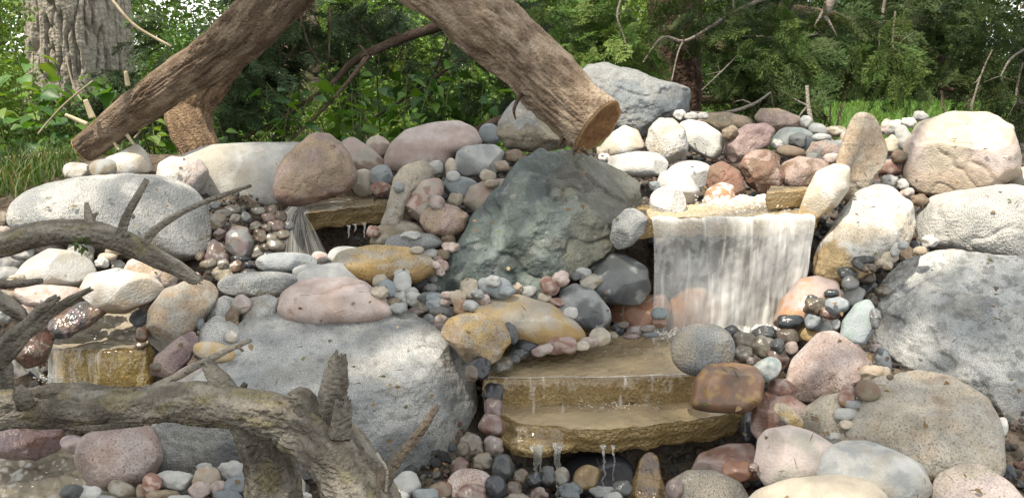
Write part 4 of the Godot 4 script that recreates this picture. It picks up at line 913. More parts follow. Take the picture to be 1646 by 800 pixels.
	for i in 120:
		var size := rng.randf_range(0.0015, 0.004)
		var p: Vector3
		if i < 60: p = level_spot(990 + rng.randfn(0, 26), 650 + rng.randfn(0, 3), yd + absf(rng.randfn(0, 0.012)))
		elif i < 90: p = level_spot(rng.randf_range(800, 1110), 656 + rng.randfn(0, 3), yd + 0.003)
		else: p = level_spot(rng.randf_range(830, 1090), clampf(545 + rng.randfn(0, 22), 530, 600), yc + 0.003)
		spots.append(Transform3D(Basis().scaled(Vector3(size * 1.5, size * 0.6, size)), p))
	tag(scatter("water_froth", bubble, froth, spots, []), "small bubbles and splash on the middle pool and its steps", "froth", "", "stuff")
	# ---- small spill on the left
	var ys := 0.722
	slab("sandstone_slab", "brown sandstone spill stone of the small left waterfall", on_level(ys - 0.008, [492, 338, 508, 334, 560, 331, 626, 327, 640, 312, 560, 311, 490, 318]), 0.085, tan_a * 0.9, tan_b * 0.8, 306)
	var s_lip := on_level(ys, [500, 342, 494, 334, 488, 326, 492, 320])
	var sp := base("spill_water", s_lip[1])
	tag(sp, "small clear spill falling from the left sandstone slab", "waterfall", "", "structure")
	var rel4 := func(line: PackedVector3Array): return Transform3D(Basis(), -sp.position) * line
	var s_back := on_level(ys + 0.004, [600, 330, 600, 324, 600, 318, 600, 314])
	var s_rows := [s_lip, shifted(s_lip, Vector3(-0.022, -0.006, 0.004)), shifted(s_lip, Vector3(-0.042, -0.05, 0.012)), shifted(s_lip, Vector3(-0.055, -0.12, 0.020)), shifted(s_lip, Vector3(-0.060, -0.21, 0.026))]
	for j in range(2, 5):
		for i in 4: s_rows[j][i] += Vector3((1.5 - i) * 0.036 * (j - 1), 0, (1.5 - i) * 0.012 * (j - 1))
	sheet("spill_head", [rel4.call(s_back), rel4.call(s_lip)], 40, 30, calm, muddy, null, sp)
	var s_curl := func(p: Vector3, s: float, t: float): return Vector3(0.006, 0, 0.010) * (n2.get_noise_2d(s * 0.7, t * 0.05) + 0.3 * n2.get_noise_2d(s * 1.6, t * 0.1)) * smoothstep(0.0, 0.4, t)
	sheet("spill_sheet", s_rows.map(func(l): return rel4.call(l)), 90, 14, s_curl, clear, null, sp)
	sheet("spill_streaks", s_rows.map(func(l): return rel4.call(shifted(l, Vector3(-0.002, 0.001, 0.003)))), 140, 16, s_curl, white, func(_p, s: float, t: float): return Color(1, 1, 1, clampf(0.22 + 0.7 * n2.get_noise_2d(s * 1.3, t * 0.05) + 0.15 * t, 0, 0.85)), sp)
	for s in [[560, 362, 0.05], [585, 358, 0.06], [570, 360, 0.03]]:
		var top := spot(s[0], s[1], 3.46)
		obj("drip_strand", strand([top - sp.position, top - sp.position + Vector3(0, -s[2], 0)], 0.003, 0.002, 430), clear, sp)
	# ---- upper left pool, its yellow spill block and the lower left pool
	var yl := 0.40
	slab("sandstone_block", "yellow sandstone block with water sliding over its face", on_level(yl - 0.012, [84, 560, 110, 562, 170, 562, 232, 560, 240, 552, 222, 542, 160, 540, 100, 544]), 0.135, Color(0.78, 0.58, 0.22), Color(0.60, 0.42, 0.13), 307, 0.0)
	var b_lip := on_level(yl, [80, 558, 110, 561, 170, 561, 236, 558])
	var b_mid := on_level(yl + 0.004, [80, 535, 130, 535, 180, 533, 240, 535])
	var b_back := on_level(yl + 0.006, [120, 512, 160, 504, 200, 500, 245, 505])
	var lw := base("upper_left_pool_water", b_mid[1])
	tag(lw, "bubbling upper left pool with water sliding over the yellow block", "pool", "", "structure")
	var rel5 := func(line: PackedVector3Array): return Transform3D(Basis(), -lw.position) * line
	sheet("pool_surface", [rel5.call(b_back), rel5.call(b_mid), rel5.call(b_lip)], 90, 26, func(p: Vector3, s, t): return busy.call(p, s, t) * lerpf(1.3, 0.3, t), murky, null, lw)
	var b_rows := [b_lip, shifted(b_lip, Vector3(0, -0.01, 0.018)), shifted(b_lip, Vector3(0, -0.06, 0.028)), shifted(b_lip, Vector3(0, -0.16, 0.034))]
	sheet("block_film", b_rows.map(func(l): return rel5.call(l)), 90, 12, curl, amber, null, lw)
	sheet("block_streaks", b_rows.map(func(l): return rel5.call(shifted(l, Vector3(0, 0.002, 0.003)))), 130, 14, curl, white, func(p: Vector3, s: float, t: float): return Color(1, 1, 1, clampf((0.52 - 1.1 * s) + 0.5 * n2.get_noise_2d(p.x * 3.0, t * 0.04) + 0.3 * smoothstep(0.2, 0.0, t), 0, 0.75)), lw)
	var side_fall := [on_level(yl - 0.03, [10, 572, 30, 565, 55, 570]), on_level(yl - 0.06, [4, 590, 32, 580, 65, 590]), on_level(yl - 0.12, [0, 612, 40, 602, 78, 612])]
	sheet("side_rush", side_fall.map(func(l): return rel5.call(l)), 60, 16, func(p: Vector3, s, t): return busy.call(p, s, t) * 1.6, white, func(p: Vector3, s: float, t: float): return Color(1, 1, 1, clampf(0.35 + 0.6 * n2.get_noise_2d(p.x * 2.0, p.z) + 0.3 * t, 0, 0.8) * smoothstep(0, 0.15, s) * smoothstep(1.0, 0.85, s)), lw)
	var y0 := 0.10
	var far := on_level(y0, [-60, 655, 60, 650, 150, 648, 250, 650])
	var mid := on_level(y0, [-60, 730, 60, 730, 150, 730, 250, 730])
	var near := on_level(y0, [-60, 840, 60, 840, 150, 840, 260, 840])
	var pw := sheet("lower_left_pool_water", [far, mid, near], 150, 40, func(p: Vector3, s, t): return busy.call(p, s, t) * 1.1, murky)
	tag(pw, "rippled silty pool in the lower left corner", "pool", "", "structure")
	spots = []
	for i in 110:
		var size := rng.randf_range(0.0018, 0.005)
		var p: Vector3
		if i < 55: p = level_spot(90 + rng.randfn(0, 20), 607 + rng.randfn(0, 5), 0.29 + absf(rng.randfn(0, 0.015)))
		elif i < 85: p = level_spot(180 + rng.randfn(0, 35), 525 + rng.randfn(0, 12), yl + 0.008)
		else: p = level_spot(rng.randf_range(0, 130), rng.randf_range(690, 790), y0 + 0.004)
		spots.append(Transform3D(Basis().scaled(Vector3(size * 1.5, size * 0.6, size)), p))
	tag(scatter("water_froth", bubble, froth, spots, []), "white froth on the left pools and beside the yellow block", "froth", "", "stuff")

# ---------------------------------------------------------------- wood
var last_ring: PackedVector3Array = []
var first_ring: PackedVector3Array = []

func smooth_path(pts: Array, step: float) -> Array:
	# Catmull-Rom through [position, radius] pairs, resampled about every step metres
	var out: Array = []
	for k in pts.size() - 1:
		var a = pts[maxi(k - 1, 0)]
		var b = pts[k]
		var c = pts[k + 1]
		var d = pts[mini(k + 2, pts.size() - 1)]
		var n := maxi(2, int(b[0].distance_to(c[0]) / step))
		for i in n:
			var t := float(i) / n
			out.append([b[0].cubic_interpolate(c[0], a[0], d[0], t), lerpf(b[1], c[1], t)])
	out.append(pts[-1])
	return out

func limb(pts: Array, o := {}) -> ArrayMesh:
	var around: int = o.get("around", 14)
	var path := smooth_path(pts, o.get("step", 0.05))
	var sd: int = o.get("seed", rng.randi() % 10000)
	var groove: float = o.get("groove", 0.0)
	var gf: float = o.get("gf", 30.0)
	var along: float = o.get("along", 0.12)
	var wob: float = o.get("wobble", 0.12)
	var ng := noise(sd, gf, 3, true)
	var nl := noise(sd + 1, o.get("lumpf", 6.0), 2)
	var nc := noise(sd + 2, o.get("colf", 14.0), 4)
	var A: Color = o.get("a", Color(0.22, 0.165, 0.115))
	var B: Color = o.get("b", Color(0.33, 0.27, 0.20))
	var C: Color = o.get("c", A)
	var knots: Array = o.get("knots", [])
	var crack: float = o.get("crack", 0.0)
	var cw: float = o.get("cw", 0.08)
	var nk := noise(sd + 5, o.get("cf", 20.0), 2)
	var total := 0.0
	for j in range(1, path.size()): total += path[j][0].distance_to(path[j - 1][0])
	var verts: PackedVector3Array = []
	var cols: PackedColorArray = []
	var idx: PackedInt32Array = []
	var t0: Vector3 = (path[1][0] - path[0][0]).normalized()
	var u := t0.cross(Vector3(0.3, 0.9, 0.4)).normalized()
	var s := 0.0
	for j in path.size():
		var p: Vector3 = path[j][0]
		var tang: Vector3 = (path[mini(j + 1, path.size() - 1)][0] - path[maxi(j - 1, 0)][0]).normalized()
		u = (u - tang * u.dot(tang)).normalized()
		var w := tang.cross(u)
		if j: s += p.distance_to(path[j - 1][0])
		var R: float = path[j][1]
		for i in around:
			var a := TAU * i / around
			var dir := u * cos(a) + w * sin(a)
			var cyl := Vector3(cos(a) * R, sin(a) * R, s * along)
			var r := R * (1.0 + wob * nl.get_noise_3d(cos(a) * R * 1.5, sin(a) * R * 1.5, s * 0.6))
			var g := 0.0
			var fade := 1.0
			if o.has("clean_end"): fade = smoothstep(0.0, 0.05, total - s) * 0.75 + 0.25
			if groove > 0.0 and crack > 0.0 and not o.has("whole"): fade *= lerpf(0.2, 1.0, smoothstep(-0.22, 0.08, nl.get_noise_3d(cyl.x * 1.3 + 4.0, cyl.y * 1.3, s * 0.35)))
			if crack > 0.0:
				var cn := nk.get_noise_3dv(cyl)
				r -= crack * exp(-cn * cn / (cw * cw)) * fade
			if groove > 0.0:
				g = ng.get_noise_3dv(cyl)
				r += groove * (g - 0.2) * fade
			for kn in knots:
				var q: Vector3 = p + dir * R
				r += kn[2] * exp(-pow(q.distance_to(kn[0]) / kn[1], 2.0))
			var jag := Vector3.ZERO
			if j == path.size() - 1 and around >= 24 and not o.has("clean_end"): jag = tang * R * 2.4 * nc.get_noise_3d(cos(a) * 0.12, sin(a) * 0.12, 7.0)
			verts.append(p + dir * r + jag)
			var n := nc.get_noise_3d(cyl.x * 1.5, cyl.y * 1.5, s * 0.5)
			var col := A.lerp(B, smoothstep(-0.35, 0.35, n))
			if o.has("c"): col = col.lerp(C, smoothstep(0.12, 0.4, nl.get_noise_3d(cyl.x * 2.0 + 9.0, cyl.y * 2.0, s)))
			col.a = 1.0
			cols.append(col)
	var m := path.size()
	for j in m - 1:
		for i in around:
			var a := j * around + i
			var b := j * around + (i + 1) % around
			idx.append_array([a, a + around, b, b, a + around, b + around])
	first_ring = verts.slice(0, around)
	last_ring = verts.slice((m - 1) * around, m * around)
	for e in [[0, path[0]], [m - 1, path[-1]]]:
		var tip := verts.size()
		verts.append(e[1][0])
		cols.append(B)
		for i in around:
			var a: int = e[0] * around + i
			var b: int = e[0] * around + (i + 1) % around
			idx.append_array([tip, a, b] if e[0] == 0 else [tip, b, a])
	# wind the skin outwards
	var mesh_verts := verts
	var probe := (verts[idx[2]] - verts[idx[0]]).cross(verts[idx[1]] - verts[idx[0]])
	if probe.dot(verts[idx[0]] - path[0][0]) < 0.0:
		for k in range(0, idx.size(), 3):
			var h := idx[k + 1]
			idx[k + 1] = idx[k + 2]
			idx[k + 2] = h
	return array_mesh(mesh_verts, idx, cols)

func cut_face(ring: PackedVector3Array, out: Vector3, a: Color, b: Color, sd: int) -> ArrayMesh:
	var mid := Vector3.ZERO
	for p in ring: mid += p / ring.size()
	var n := noise(sd, 30.0, 3)
	var verts: PackedVector3Array = []
	var cols: PackedColorArray = []
	var idx: PackedInt32Array = []
	var m := ring.size()
	var rings := 22
	for k in rings + 1:
		var t := float(k) / rings
		for p in ring:
			var q := mid + (p - mid) * t * 0.997
			verts.append(q + out * (0.004 + 0.0025 * n.get_noise_3dv(q) + 0.0003 * sin(q.dot(Vector3(0.3, 1, 0)) * 300.0)))
			var wave := 0.5 + 0.5 * sin(pow(t, 0.85) * 60.0 + 3.0 * n.get_noise_3dv(q * 0.4)) + 1.2 * maxf(0.0, n.get_noise_3dv((p - mid).normalized() * 0.25) - 0.2)
			var c := a.lerp(b, clampf(0.55 * wave + 0.7 * n.get_noise_3dv(q * 0.5), 0, 1))
			if t > 0.9: c = c.lerp(Color(0.45, 0.32, 0.18), 0.5)
			c.a = 1.0
			cols.append(c)
	for k in rings:
		for i in m:
			var e := k * m + i
			var f := k * m + (i + 1) % m
			idx.append_array([e, e + m, f, f, e + m, f + m])
	for i in m:   # rim back to the bark
		var e := verts.size()
		verts.append(ring[i] - out * 0.004)
		cols.append(a)
	for i in m:
		var e := rings * m + i
		var f := rings * m + (i + 1) % m
		idx.append_array([e, (rings + 1) * m + i, f, f, (rings + 1) * m + i, (rings + 1) * m + (i + 1) % m])
	var probe := (verts[idx[11]] - verts[idx[9]]).cross(verts[idx[10]] - verts[idx[9]])
	var mesh := array_mesh(verts, idx, cols)
	return mesh

func px_path(list: Array) -> Array:
	# [u, v, distance, radius in metres]
	var out: Array = []
	for e in list: out.append([spot(e[0], e[1], e[2]), e[3]])
	return out

func moved(list: Array, by: Vector3) -> Array:
	return list.map(func(e): return [e[0] - by, e[1]])

func make_logs() -> void:
	var bark_a := Color(0.19, 0.14, 0.10)
	var bark_b := Color(0.31, 0.24, 0.175)
	# right log: its sawn end faces down to the right
	var p := px_path([[575, -150, 3.72, 0.150], [640, -68, 3.62, 0.136], [715, -12, 3.52, 0.124], [795, 52, 3.40, 0.126], [868, 118, 3.26, 0.118], [925, 172, 3.15, 0.113], [962, 205, 3.105, 0.112]])
	var at: Vector3 = p[-1][0]
	var hollow: Vector3 = spot(812, 112, 3.30) - at
	var stub: Vector3 = spot(856, 150, 3.20) - at
	var log := base("sawn_log", at)
	tag(log, "thick weathered log slanting down from the left to a sawn orange-brown end", "log")
	var skin := obj("bark", limb(moved(p, at), {"around": 150, "step": 0.008, "groove": 0.008, "gf": 60.0, "crack": 0.013, "cf": 30.0, "cw": 0.13, "clean_end": true, "along": 0.11, "wobble": 0.14, "lumpf": 5.0, "a": bark_a * 1.15, "b": bark_b * 1.2, "c": Color(0.42, 0.335, 0.25), "seed": 501, "knots": [[hollow, 0.05, -0.06], [spot(785, 88, 3.32) - at, 0.05, -0.045], [spot(836, 134, 3.26) - at, 0.035, -0.05], [stub, 0.032, 0.035], [spot(748, 8, 3.4) - at, 0.05, 0.02]]}), M.bark, log)
	var out: Vector3 = (p[-1][0] - p[-2][0]).normalized()
	obj("cut_end", cut_face(last_ring, out, Color(0.15, 0.08, 0.038), Color(0.31, 0.18, 0.085), 511), M.wood, log)
	obj("bark_flap", limb(moved(px_path([[838, 150, 3.17, 0.010], [830, 165, 3.16, 0.007], [826, 178, 3.16, 0.006], [829, 192, 3.16, 0.002]]), at), {"around": 8, "step": 0.01, "a": bark_a * 0.5, "b": bark_a * 0.7}), M.bark, skin)
	for s in [[918, 228, 3.08, 930, 240], [935, 238, 3.05, 948, 250], [905, 222, 3.1, 898, 236], [955, 236, 3.03, 958, 246], [925, 236, 3.07, 922, 250]]:
		obj("bark_splinter", limb(moved(px_path([[s[0], s[1], s[2], 0.011], [s[3], s[4], s[2], 0.003]]), at), {"around": 7, "step": 0.01, "a": bark_a * 0.5, "b": bark_a * 0.8}), M.bark, skin)
	# left log
	p = px_path([[560, -150, 3.75, 0.140], [500, -78, 3.80, 0.132], [440, 0, 3.86, 0.122], [380, 62, 3.90, 0.109], [300, 118, 3.94, 0.092], [220, 175, 3.97, 0.080], [165, 215, 4.0, 0.070], [134, 240, 4.02, 0.062]])
	at = p[-1][0]
	log = base("sawn_log", at)
	tag(log, "long brown log slanting down to the left and resting on the white rock", "log")
	obj("bark", limb(moved(p, at), {"around": 130, "step": 0.009, "groove": 0.007, "gf": 60.0, "crack": 0.012, "cf": 32.0, "cw": 0.13, "clean_end": true, "along": 0.11, "wobble": 0.12, "lumpf": 6.0, "a": bark_a * 0.9, "b": bark_b * 0.95, "c": Color(0.17, 0.12, 0.085), "seed": 521, "knots": [[spot(232, 152, 3.9) - at, 0.035, 0.02], [spot(345, 90, 3.82) - at, 0.05, -0.02]]}), M.bark, log)
	obj("cut_end", cut_face(last_ring, (p[-1][0] - p[-2][0]).normalized(), Color(0.42, 0.22, 0.085), Color(0.55, 0.32, 0.14), 531), M.wood, log)
	for s in [[205, 138, 3.9, 201, 114, 0.012], [148, 190, 3.9, 136, 160, 0.016], [140, 200, 3.92, 104, 184, 0.011], [196, 206, 3.98, 214, 232, 0.010], [180, 225, 3.98, 190, 240, 0.009]]:
		obj("branch_stub", limb(moved(px_path([[s[0], s[1], s[2], s[5]], [s[3], s[4], s[2] - 0.02, s[5] * 0.6]]), at), {"around": 9, "step": 0.01, "a": Color(0.5, 0.42, 0.27), "b": Color(0.62, 0.54, 0.36)}), M.wood, log)
	# curved trunk behind it
	p = px_path([[500, -80, 4.45, 0.105], [410, 30, 4.5, 0.105], [345, 108, 4.56, 0.11], [308, 165, 4.58, 0.118], [306, 205, 4.56, 0.112], [322, 245, 4.55, 0.10], [335, 300, 4.55, 0.09]])
	at = p[-1][0]
	log = base("curved_cedar_trunk", at)
	tag(log, "short curved shaggy-barked trunk rising behind the left log", "tree")
	obj("trunk", limb(moved(p, at), {"around": 90, "step": 0.012, "groove": 0.008, "gf": 50.0, "crack": 0.016, "cf": 26.0, "cw": 0.14, "along": 0.14, "wobble": 0.12, "a": Color(0.22, 0.15, 0.10), "b": Color(0.38, 0.27, 0.17), "seed": 541}), M.bark, log)
	# fallen branch across the foreground
	var dead_a := Color(0.18, 0.16, 0.13)
	var dead_b := Color(0.33, 0.30, 0.25)
	var moss := Color(0.26, 0.23, 0.15)
	p = px_path([[-60, 664, 2.06, 0.046], [40, 655, 2.05, 0.046], [120, 652, 2.04, 0.045], [220, 650, 2.02, 0.044], [320, 650, 2.0, 0.046], [400, 660, 1.98, 0.048], [470, 680, 1.96, 0.054], [530, 722, 1.94, 0.068], [575, 790, 1.92, 0.072], [610, 880, 1.9, 0.072], [640, 960, 1.9, 0.07]])
	at = p[-1][0]
	log = base("fallen_branch", at)
	tag(log, "thick fallen branch with broken stubs crossing the lower left foreground", "branch")
	obj("bark", limb(moved(p, at), {"around": 110, "step": 0.007, "groove": 0.006, "gf": 70.0, "crack": 0.008, "cf": 36.0, "cw": 0.10, "along": 0.3, "wobble": 0.26, "lumpf": 9.0, "a": dead_a, "b": dead_b, "c": moss, "seed": 551, "knots": [[spot(505, 655, 1.9) - at, 0.04, 0.03], [spot(480, 700, 1.9) - at, 0.03, -0.02], [spot(560, 690, 1.88) - at, 0.03, 0.022], [spot(575, 715, 1.87) - at, 0.025, 0.02], [spot(100, 640, 2.0) - at, 0.02, 0.015]]}), M.bark, log)
	obj("branch_stub", limb(moved(px_path([[525, 690, 1.94, 0.036], [533, 640, 1.93, 0.028], [540, 600, 1.92, 0.023], [544, 572, 1.92, 0.015]]), at), {"around": 40, "step": 0.006, "groove": 0.007, "gf": 40.0, "a": dead_a, "b": dead_b, "wobble": 0.25, "lumpf": 18.0}), M.bark, log)
	obj("branch_stub", limb(moved(px_path([[545, 700, 1.90, 0.024], [550, 670, 1.89, 0.019], [552, 650, 1.89, 0.016]]), at), {"around": 30, "step": 0.006, "groove": 0.006, "gf": 40.0, "a": dead_a * 0.9, "b": dead_b * 0.8, "wobble": 0.2, "lumpf": 18.0}), M.bark, log)
	obj("branch_stub", limb(moved(px_path([[505, 670, 1.93, 0.03], [484, 642, 1.92, 0.022], [468, 640, 1.92, 0.012]]), at), {"around": 30, "step": 0.006, "groove": 0.008, "gf": 40.0, "a": dead_a * 0.8, "b": dead_b * 0.8, "wobble": 0.3, "lumpf": 20.0}), M.bark, log)
	obj("branch_stub", limb(moved(px_path([[372, 640, 2.0, 0.020], [352, 612, 2.0, 0.022], [333, 586, 2.0, 0.012]]), at), {"around": 30, "step": 0.006, "groove": 0.005, "gf": 40.0, "a": dead_a * 1.1, "b": dead_b * 1.05, "wobble": 0.2, "lumpf": 18.0}), M.bark, log)
	obj("branch_stub", limb(moved(px_path([[384, 636, 2.0, 0.012], [394, 616, 2.0, 0.006]]), at), {"around": 16, "step": 0.006, "a": dead_a * 0.5, "b": dead_a * 0.7}), M.bark, log)
	obj("branch_stub", limb(moved(px_path([[40, 650, 1.99, 0.018], [34, 634, 1.97, 0.017], [28, 622, 1.97, 0.009]]), at), {"around": 24, "step": 0.005, "groove": 0.005, "gf": 40.0, "a": dead_a * 0.7, "b": dead_b * 0.7}), M.bark, log)
	obj("lower_leg", limb(moved(px_path([[400, 668, 2.03, 0.045], [425, 720, 2.05, 0.055], [440, 770, 2.06, 0.058], [440, 840, 2.06, 0.060], [440, 900, 2.08, 0.06]]), at), {"around": 70, "step": 0.008, "groove": 0.012, "gf": 30.0, "along": 0.3, "a": dead_a * 0.9, "b": dead_b * 0.95, "c": moss * 0.8, "wobble": 0.2}), M.bark, log)
	obj("splintered_twig", limb(moved(px_path([[606, 800, 1.88, 0.020], [625, 755, 1.88, 0.014], [660, 712, 1.88, 0.010], [690, 672, 1.88, 0.007], [704, 652, 1.88, 0.004]]), at), {"around": 24, "step": 0.006, "groove": 0.004, "gf": 50.0, "a": dead_a, "b": Color(0.25, 0.20, 0.15), "wobble": 0.35, "lumpf": 22.0}), M.bark, log)
	obj("twig", limb(moved(px_path([[606, 728, 1.86, 0.003], [612, 740, 1.85, 0.0035], [622, 756, 1.85, 0.003], [620, 790, 1.86, 0.003]]), at), {"around": 8, "step": 0.01, "a": dead_b, "b": dead_b * 1.4}), M.bark, log)
	obj("twig", limb(moved(px_path([[100, 686, 2.1, 0.004], [150, 688, 2.1, 0.007], [190, 684, 2.1, 0.008], [230, 682, 2.1, 0.004]]), at), {"around": 10, "step": 0.01, "a": dead_b * 0.8, "b": dead_b * 1.3}), M.bark, log)
	# the slender twig lying from the branch over the granite
	p = px_path([[205, 650, 2.10, 0.009], [250, 622, 2.14, 0.011], [285, 605, 2.2, 0.010], [330, 580, 2.22, 0.009], [375, 558, 2.25, 0.008], [404, 546, 2.27, 0.005]])
	at = p[0][0]
	log = base("dead_twig", at)
	tag(log, "slender grey twig slanting over the left shoulder of the foreground boulder", "twig")
	obj("stem", limb(moved(p, at), {"around": 14, "step": 0.01, "wobble": 0.25, "lumpf": 20.0, "a": dead_b, "b": Color(0.42, 0.36, 0.29)}), M.bark, log)
	obj("side_shoot", limb(moved(px_path([[382, 556, 2.25, 0.005], [390, 564, 2.24, 0.003]]), at), {"around": 8, "step": 0.01}), M.bark, log)
	# upper dead branch arching across the left boulder
	p = px_path([[-70, 405, 2.5, 0.034], [0, 393, 2.5, 0.035], [70, 376, 2.5, 0.034], [140, 372, 2.5, 0.034], [195, 388, 2.51, 0.031], [240, 410, 2.53, 0.028], [285, 432, 2.56, 0.022], [318, 452, 2.6, 0.014]])
	at = p[0][0]
	log = base("dead_branch", at)
	tag(log, "bare grey-brown branch with upright twigs arching over the speckled left boulder", "branch")
	obj("stem", limb(moved(p, at), {"around": 60, "step": 0.008, "groove": 0.004, "gf": 40.0, "along": 0.25, "wobble": 0.12, "a": dead_a * 1.1, "b": dead_b * 1.15, "c": moss * 1.1, "seed": 571, "lumpf": 9.0}), M.bark, log)
	for tw in [[[190, 385, 0.014], [200, 355, 0.012], [215, 325, 0.010], [236, 288, 0.008]], [[232, 392, 0.011], [250, 368, 0.010], [290, 342, 0.008], [345, 318, 0.007], [403, 298, 0.004]], [[150, 372, 0.016], [142, 350, 0.013], [138, 325, 0.005]], [[145, 360, 0.008], [152, 345, 0.006], [157, 343, 0.003]], [[198, 378, 0.010], [206, 376, 0.006]], [[214, 350, 0.006], [206, 338, 0.003]]]:
		obj("twig", limb(moved(px_path(tw.map(func(e): return [e[0], e[1], 2.49, e[2]])), at), {"around": 18, "step": 0.008, "groove": 0.002, "gf": 50.0, "wobble": 0.25, "lumpf": 20.0, "a": dead_a, "b": dead_b}), M.bark, log)
	obj("moss_tuft", leaf_tuft(61, 26, 0.022, 0.018), M.leaf_dark, log, Transform3D(Basis(), spot(130, 392, 2.46) - at))
	# broken limbs at the left edge
	p = px_path([[-60, 480, 2.3, 0.022], [-30, 540, 2.28, 0.026], [-4, 590, 2.26, 0.028], [-2, 660, 2.26, 0.026]])
	at = p[0][0]
	log = base("broken_limb", at)
	tag(log, "dark broken limb forking upward at the left edge", "branch")
	obj("stem", limb(moved(p, at), {"around": 50, "step": 0.008, "groove": 0.010, "gf": 32.0, "along": 0.3, "wobble": 0.2, "a": dead_a * 0.8, "b": dead_b * 0.8}), M.bark, log)
	for tw in [[[-10, 575, 0.022], [20, 542, 0.018], [55, 506, 0.013], [90, 478, 0.007]], [[-4, 585, 0.018], [40, 538, 0.013], [90, 497, 0.009], [145, 464, 0.004]], [[-40, 470, 0.024], [-5, 480, 0.022], [25, 500, 0.016], [42, 515, 0.009]]]:
		obj("branch_stub", limb(moved(px_path(tw.map(func(e): return [e[0], e[1], 2.24, e[2]])), at), {"around": 30, "step": 0.007, "groove": 0.007, "gf": 36.0, "wobble": 0.22, "lumpf": 14.0, "a": dead_a * 0.8, "b": dead_b * 0.9}), M.bark, log)
	p = px_path([[-30, 458, 2.45, 0.012], [30, 456, 2.44, 0.012], [66, 451, 2.43, 0.008]])
	log = base("dead_twig", p[0][0])
	tag(log, "short dark twig at the left edge above the pale-pink rock", "twig")
	obj("stem", limb(moved(p, p[0][0]), {"around": 12, "step": 0.01, "a": dead_a * 0.7, "b": dead_b * 0.8, "wobble": 0.2}), M.bark, log)

# ---------------------------------------------------------------- plants
func leaf_tuft(sd: int, n: int, length: float, radius: float, droop := 0.3) -> ArrayMesh:
	var r := RandomNumberGenerator.new()
	r.seed = sd
	var verts: PackedVector3Array = []
	var cols: PackedColorArray = []
	var idx: PackedInt32Array = []
	for i in n:
		var d := Vector3(r.randfn(), r.randfn(), r.randfn()).normalized()
		var p := d * radius * pow(r.randf(), 0.4)
		var axis := (d + Vector3(r.randfn(0, 0.6), r.randfn(0, 0.6) - droop, r.randfn(0, 0.6))).normalized()
		var flat := axis.cross(Vector3(r.randfn(0, 0.4), 1.0, r.randfn(0, 0.4))).normalized()
		var up := flat.cross(axis)
		var L := length * r.randf_range(0.6, 1.15)
		var W := L * r.randf_range(0.24, 0.34)
		var b := verts.size()
		verts.append_array([p, p + axis * L * 0.42 + flat * W + up * W * 0.35, p + axis * L - up * L * 0.12, p + axis * L * 0.42 - flat * W + up * W * 0.35])
		var k := r.randf_range(0.65, 1.25)
		for j in 4: cols.append(Color(k * r.randf_range(0.9, 1.15), k, k * 0.9))
		idx.append_array([b, b + 1, b + 2, b, b + 2, b + 3])
	return array_mesh(verts, idx, cols)

func broad_leaf(sd: int) -> ArrayMesh:
	# a pointed, creased leaf one metre long with a short stalk
	var r := RandomNumberGenerator.new()
	r.seed = sd
	var verts: PackedVector3Array = []
	var cols: PackedColorArray = []
	var idx: PackedInt32Array = []
	var w := [0.012, 0.26, 0.36, 0.37, 0.32, 0.22, 0.11, 0.0]
	var bend := r.randf_range(0.12, 0.35)
	for j in 8:
		var t := j / 7.0
		var y := -bend * t * t
		var wave := r.randf_range(-0.03, 0.03)
		verts.append_array([Vector3(-w[j], y + w[j] * 0.35 + wave, t), Vector3(0, y, t), Vector3(w[j], y + w[j] * 0.35 - wave, t)])
		for k in 3:
			var c := 1.12 if k == 1 else r.randf_range(0.86, 1.0)
			cols.append(Color(c, c, c))
	for j in 7:
		var b := j * 3
		idx.append_array([b, b + 3, b + 1, b + 1, b + 3, b + 4, b + 1, b + 4, b + 2, b + 2, b + 4, b + 5])
	verts.append_array([Vector3(-0.008, 0, 0), Vector3(0.008, 0, 0), Vector3(0.006, -0.03, -0.35), Vector3(-0.006, -0.03, -0.35)])
	for k in 4: cols.append(Color(0.9, 0.9, 0.8))
	idx.append_array([24, 25, 26, 24, 26, 27])
	return array_mesh(verts, idx, cols)

func cedar_spray(sd: int) -> ArrayMesh:
	# a feathery fan of scale-leaved shoots about 0.26 m long
	var r := RandomNumberGenerator.new()
	r.seed = sd
	var verts: PackedVector3Array = []
	var cols: PackedColorArray = []
	var idx: PackedInt32Array = []
	var blade := func(p: Vector3, d: Vector3, L: float, W: float, shade: float):
		var f := d.cross(Vector3(r.randfn(0, 0.5), 1, r.randfn(0, 0.5))).normalized() * W
		var b := verts.size()
		verts.append_array([p - f * 0.4, p + d * L * 0.5 + f, p + d * L, p + d * L * 0.5 - f])
		for j in 4: cols.append(Color(shade * 1.05, shade, shade * 0.8))
		idx.append_array([b, b + 1, b + 2, b, b + 2, b + 3])
	var n := 13
	for i in n:
		var t := (i + 0.5) / n
		var p := Vector3(0.02 * sin(t * 4.0), -0.06 * t * t, 0.22 * t)
		blade.call(p, Vector3(0, -0.3 * t, 1).normalized(), 0.03, 0.0022, 0.7)
		for s in [-1, 1]:
			var L := 0.11 * sin(PI * clampf(t * 0.8 + 0.18, 0, 1)) * r.randf_range(0.65, 1.1)
			var d := Vector3(s * 0.8, r.randf_range(-0.35, 0.3), 0.75).normalized()
			var m := 6
			for k in m:
				var q := p + d * L * (k + 0.4) / m + Vector3(0, -0.3 * pow(L * k / m, 2.0) * 8.0, 0)
				var sh := r.randf_range(0.65, 1.1) + 0.35 * float(k) / m
				blade.call(q, (d + Vector3(0, r.randf_range(-0.4, 0.3), 0)).normalized(), L / m * 1.5, 0.0024, sh)
				for s2 in [-1, 1]:
					var e := (d + Vector3(s2 * 0.7, r.randf_range(-0.5, 0.5), s2 * -0.3 * s + 0.4)).normalized()
					blade.call(q, e, 0.026 * r.randf_range(0.6, 1.2), 0.0026, sh)
	return array_mesh(verts, idx, cols)

